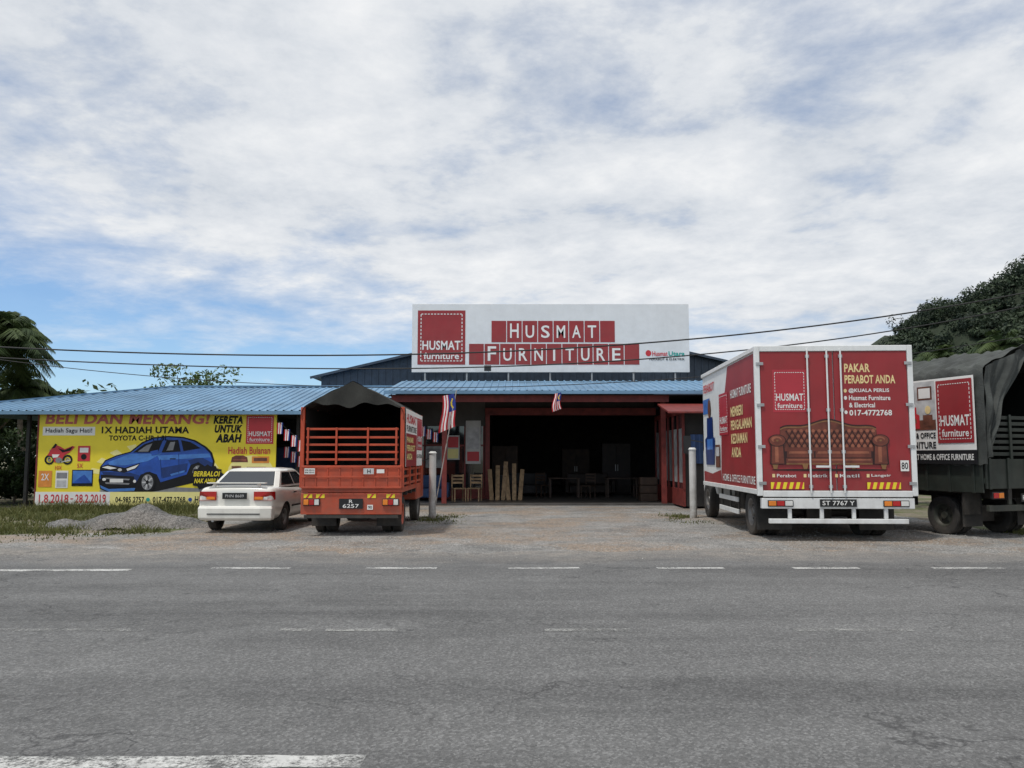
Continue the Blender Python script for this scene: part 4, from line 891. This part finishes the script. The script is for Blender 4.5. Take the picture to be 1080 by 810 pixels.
# roof sign
sg=thing('roof_sign','large white rooftop sign with red letter tiles on the shop roof','sign',((-3.88+6.87)/2,30.9,4.86))
hw=5.375;H=2.68
mb=MB(); mb.box(-hw,hw,0,.12,0,H,'sign_white'); mb.make('board',sg,bevel=.01)
mb=MB()
for i in range(7): x=-hw+.5+i*1.62; mb.beam((x,.2,0),(x,.2,2.5),.06,.06,'steel'); mb.beam((x,.2,2.2),(x,2.2,.6),.05,.05,'steel'); mb.beam((x,.2,-.55),(x,.2,0),.06,.06,'steel')
mb.beam((-hw,.2,1.2),(hw,.2,1.2),.05,.05,'steel'); mb.make('support_frame',sg)
mb=MB(); p=Panel(mb,(-hw,-.001,H),(1,0,0),(0,0,1),435,321,2*hw/291,H/72,.006)
p.logo(441,328,491,385,1,'red_print')
tw=16.3
for k in range(8):
    a=518.5+k*tw; p.rect(a,339,a+tw-.9,361.5,'red_print',1)
    if 1<=k<=6: p.text('HUSMAT'[k-1],a+3.2,343.8 if k>1 else 341.8,a+tw-4.1,357,'print_white',2,.012)
for k in range(11):
    a=495+k*tw; p.rect(a,363.2,a+tw-.9,385,'red_print',1)
    if 1<=k<=9:
        c='FURNITURE'[k-1]; q=(3.3 if c!='I' else 6.6); p.text(c,a+q,367.8 if k>1 else 365.8,a+tw-q-.9,381,'print_white',2,.012)
p.ell(683,373,3,3.2,'print_red',1); p.text('Husmat',687,371,703,376,'print_red',2,.02); p.text('Utara',704,371,721,376,'print_teal',2,.03); p.text('PERABOT & ELEKTRIK',684,378,721,380.5,'print_black',2)
mb.make('lettering',sg)
x=-hw+(515-435)*2*hw/291; mb=MB(); mb.beam((x,.0,.08),(x,-.5,.12),.03,.03,'dark_metal'); mb.box(x-.13,x+.13,-.6,-.45,-.0,.2,'black_trim'); mb.make('floodlight',sg)
# ------------------------------------------------------------------ small things
for x,y,h,lb in((-2.08,21.2,1.70,'white round gate post with bunched cable at its top'),(4.78,21.4,1.8,'white round gate post beside the box truck')):
    t=thing('gate_post',lb,'post',(x,y,0),group='white posts at the shop entrance')
    mb=MB(); mb.cyl((0,0,-.05),(0,0,h),.095,'post_white',.09,20); mb.make('shaft',t,smooth=40)
    mb=MB(); mb.cyl((0,0,h),(0,0,h+.05),.11,'post_white',.07,20); mb.make('cap',t,smooth=40)
def flag(name,loc,W_,Hh,label,ph=0,pole=None):
    t=thing(name,label,'flag',loc)
    mb=MB(); nu,nv=18,24
    def fn(a,b):
        x=(a-.5)*W_*(.75+.35*b)+.03*math.sin(b*5+ph); y=.04*math.sin(a*12+ph)*(.4+b); return (x,y,-b*Hh*(1-.12*a)+.15*a*W_)
    vs=[fn(i/nu,j/nv) for j in range(nv+1) for i in range(nu+1)]; 
    for j in range(nv):
        for i in range(nu):
            if i>=nu//2 and j<nv//2:
                mt='flag_blue'; ii=i-nu//2
                if 2<=ii<=7 and 3<=j<=9 and (ii-4.5)**2/8+(j-6)**2/12<1 and not((ii-5.5)**2/5+(j-6)**2/7<1): mt='flag_yellow'
            else: mt='flag_red' if (i//2)%2==0 else 'flag_white'
            o=j*(nu+1)+i; mb.add([vs[o],vs[o+1],vs[o+nu+2],vs[o+nu+1]],[(0,1,2,3)],mt)
    mb.make('cloth',t,smooth=80)
    if pole:
        mb=MB(); mb.cyl(pole[0],pole[1],.014,'post_white',n=8); mb.make('pole',t)
flag('flag',(-1.68,21.1,3.20),.40,.98,'red white striped flag with blue canton hanging from a pole',0,((-.38,.05,-3.2),(.22,0,.16)))
flag('flag',(1.47,26.15,3.66),.28,.6,'small striped flag hanging from the entrance eave',1.3)
def bunting(loc,label,n,f):
    bt=thing('flag_bunting',label,'bunting',loc); mb=MB()
    for k in range(n): mb.cyl(f(k/n),f((k+1)/n),.006,'cable_black',n=5)
    mb.make('string',bt)
    for k in range(n):
        x,y,z=f((k+.5)/n); mb=MB()
        for q in range(5): mb.poly([(x-.10+q*.035,.02*math.sin(q+k),z-.34),(x-.10+(q+1)*.035,.02*math.sin(q+1+k),z-.34),(x-.09+(q+1)*.035,.01,z),(x-.09+q*.035,.01,z)],('flag_red','flag_white','flag_red','flag_white','flag_blue')[q])
        mb.make('pennant',bt)
bunting((-6.6,24.6,0),'string of small red white and blue flags under the roof',10,lambda s:(-.6+2.2*s,0,2.75-.55*s-.5*math.sin(math.pi*s)))
bunting((-6.6,25.8,0),'second string of small flags below the wing roof',10,lambda s:(-.7+2.2*s,0,2.0-.35*s-.4*math.sin(math.pi*s)))
bunting((-3.6,27.6,0),'string of small striped flags hanging by the entrance',5,lambda s:(0+1.1*s,0,2.9-.5*s))
for k in range(6):
    x=-.72+k*.2; mb=MB(); hh=1.05+.35*((k*37)%5)/5
    mb.beam((x,28.9,.07),(x+.1*((k*13)%3-1),29.6,hh+.1),.15,.03,'wood_plank',(0,1,0)); o=mb.make('wooden_plank',bevel=.004); o['label']='pale timber plank leaning beside the shop entrance'; o['category']='plank'; o['group']='timber planks leaning at the shop front'
def chair(x,y,mt,lb,rz=0):
    t=thing('chair',lb,'chair',(x,y,.07),rz)
    mb=MB(); mb.box(-.22,.22,-.22,.22,.42,.46,mt); mb.make('seat',t,bevel=.01)
    mb=MB(); 
    for zz in(.6,.72,.84): mb.box(-.2,.2,.19,.215,zz,zz+.07,mt)
    for s in(-1,1): mb.box(s*.2-.02,s*.2+.02,.185,.22,.461,.93,mt)
    mb.make('backrest',t,bevel=.005)
    for sx_ in(-.19,.19):
        for sy in(-.19,.19): mb=MB(); mb.box(sx_-.02,sx_+.02,sy-.02,sy+.02,0,.419,mt); mb.make('leg',t)
chair(-1.85,28.2,'wood_plank','pale wooden chair standing by the shop window',.3); chair(-1.3,28.3,'wood_plank','pale wooden chair next to leaning planks',-.2); chair(1.2,31.5,'wood_mid','brown wooden chair inside the shop',.5); chair(2.9,30.8,'wood_mid','brown wooden chair near the shop opening',-.6)
def wardrobe(x,y,w_,h,mt,lb):
    t=thing('wardrobe',lb,'wardrobe',(x,y,.07))
    mb=MB(); mb.box(-w_/2,w_/2,0,.55,0,h,mt); mb.make('carcass',t,bevel=.01)
    for s in(-1,1):
        mb=MB(); mb.box(*sorted((s*.008,s*(w_/2-.01))),-.025,-.002,.06,h-.04,mt); d_=mb.make('door',t,bevel=.006)
        mb=MB(); mb.box(*sorted((s*.04,s*.06)),-.045,-.026,h*.45,h*.58,'steel'); mb.make('handle',d_)
wardrobe(-.3,34,1.1,2.0,'wood_mid','brown wooden wardrobe standing in the dark shop'); wardrobe(4.4,34,1.2,2.1,'wood_dark','dark wooden wardrobe against the shop side'); wardrobe(3.0,38,1.3,1.9,'wood_mid','brown wardrobe deeper in the shop')
def sofa(x,y,w_,mt,lb,rz=0):
    t=thing('sofa',lb,'sofa',(x,y,.07),rz)
    mb=MB(); mb.box(-w_/2,w_/2,-.4,.4,.1,.42,mt); mb.make('seat',t,bevel=.05)
    mb=MB(); mb.box(-w_/2,w_/2,.25,.45,.42,.88,mt); mb.make('backrest',t,bevel=.06)
    for s in(-1,1): mb=MB(); mb.box(*sorted((s*w_/2,s*(w_/2+.18))),-.4,.44,.1,.62,mt); mb.make('armrest',t,bevel=.06)
sofa(.6,32.3,1.6,'fabric_grey','grey upholstered sofa just inside the shop'); sofa(3.1,32.6,1.7,'wood_dark','dark leather sofa inside the shop',.1); sofa(-3.1,28.9,1.4,'fabric_blue','dark blue sofa on the porch under the window')
def table(x,y,lb):
    t=thing('table',lb,'table',(x,y,.07)); mb=MB(); mb.box(-.6,.6,-.4,.4,.7,.74,'wood_mid'); mb.make('table_top',t,bevel=.008)
    for a in(-.54,.54):
        for b_ in(-.34,.34): mb=MB(); mb.box(a-.03,a+.03,b_-.03,b_+.03,0,.699,'wood_mid'); mb.make('leg',t)
table(2.0,31.2,'brown wooden table inside the shop entrance'); table(4.2,31.2,'wooden dining table near the side of the entrance')
for (x,y,z_,mt) in((-.35,31,.07,'fabric_grey'),(4.75,28.3,.07,'wood_mid')):
    mb=MB()
    for k in range(3): mb.box(-.3,.3,-.25,.25,k*.28+.002*k,k*.28+.27,mt)
    o=mb.make('carton_stack',loc=(x,y,z_),bevel=.02); o['label']='stack of wrapped furniture cartons at the shop entrance'; o['category']='cartons'
for k in range(3):
    mb=MB(); mb.box(-.9,.9,-.1,.1,0,1.9,'fabric_grey' if k%2 else 'fabric_blue'); o=mb.make('mattress',loc=(-8.0+k*1.3,29.8+.1*k,.07),bevel=.06); o['label']='upright wrapped mattress stored under the wing roof'; o['category']='mattress'; o['group']='mattresses stored under the wing roof'
for k,(mt) in enumerate(('fabric_blue','print_teal','flag_red')):
    mb=MB(); mb.grid(lambda a,b:((a-.5)*.4,.04*math.sin(a*15+k),-b*.9),12,6,mt); o=mb.make('hanging_cloth',loc=(5.75+k*.45,25.1,2.3)); o['label']='coloured cloth hanging at the side shopfront'; o['category']='cloth'
for x in(-26,26):
    t=thing('utility_pole','grey concrete utility pole carrying overhead cables','utility pole',(x,24,0),group='utility poles along the road')
    mb=MB(); mb.cyl((0,0,-.2),(0,0,9),.17,'concrete',.11,14); mb.make('shaft',t,smooth=40)
    mb=MB(); mb.box(-.06,.06,-.7,.7,7.6,7.7,'dark_metal'); mb.make('crossarm',t)
def cable(us,r=.014,Y=24,lb='thin black overhead cable crossing in front of the shop'):
    xs=[];zs=[]
    for u,v in us:
        el=math.tan(R(5.19)+math.atan((405-v)/848)); z=1.6+Y*el; xs.append((u-540)/848*(Y*.9959+(z-1.6)*.0905)); zs.append(z)
    c=np.polyfit(xs,zs,3 if len(xs)>4 else 2); X=np.linspace(-26,26,90); Zc=np.polyval(c,X)
    mb=MB(); mb.tube([(a,Y,b_) for a,b_ in zip(X,Zc)],r,'cable_black'); ob=mb.make('power_cable',smooth=80); ob['label']=lb; ob['category']='cable'; ob['group']='overhead cables along the road'
cable([(0,366),(100,371),(230,373),(435,374),(540,371),(700,360),(800,350),(960,330)],.024)
cable([(0,377),(100,383),(300,388),(435,388),(560,386),(700,377),(920,352)],.020,23.8)
cable([(60,386),(160,398),(330,407),(540,406),(740,399),(920,378)],.012,23.6)
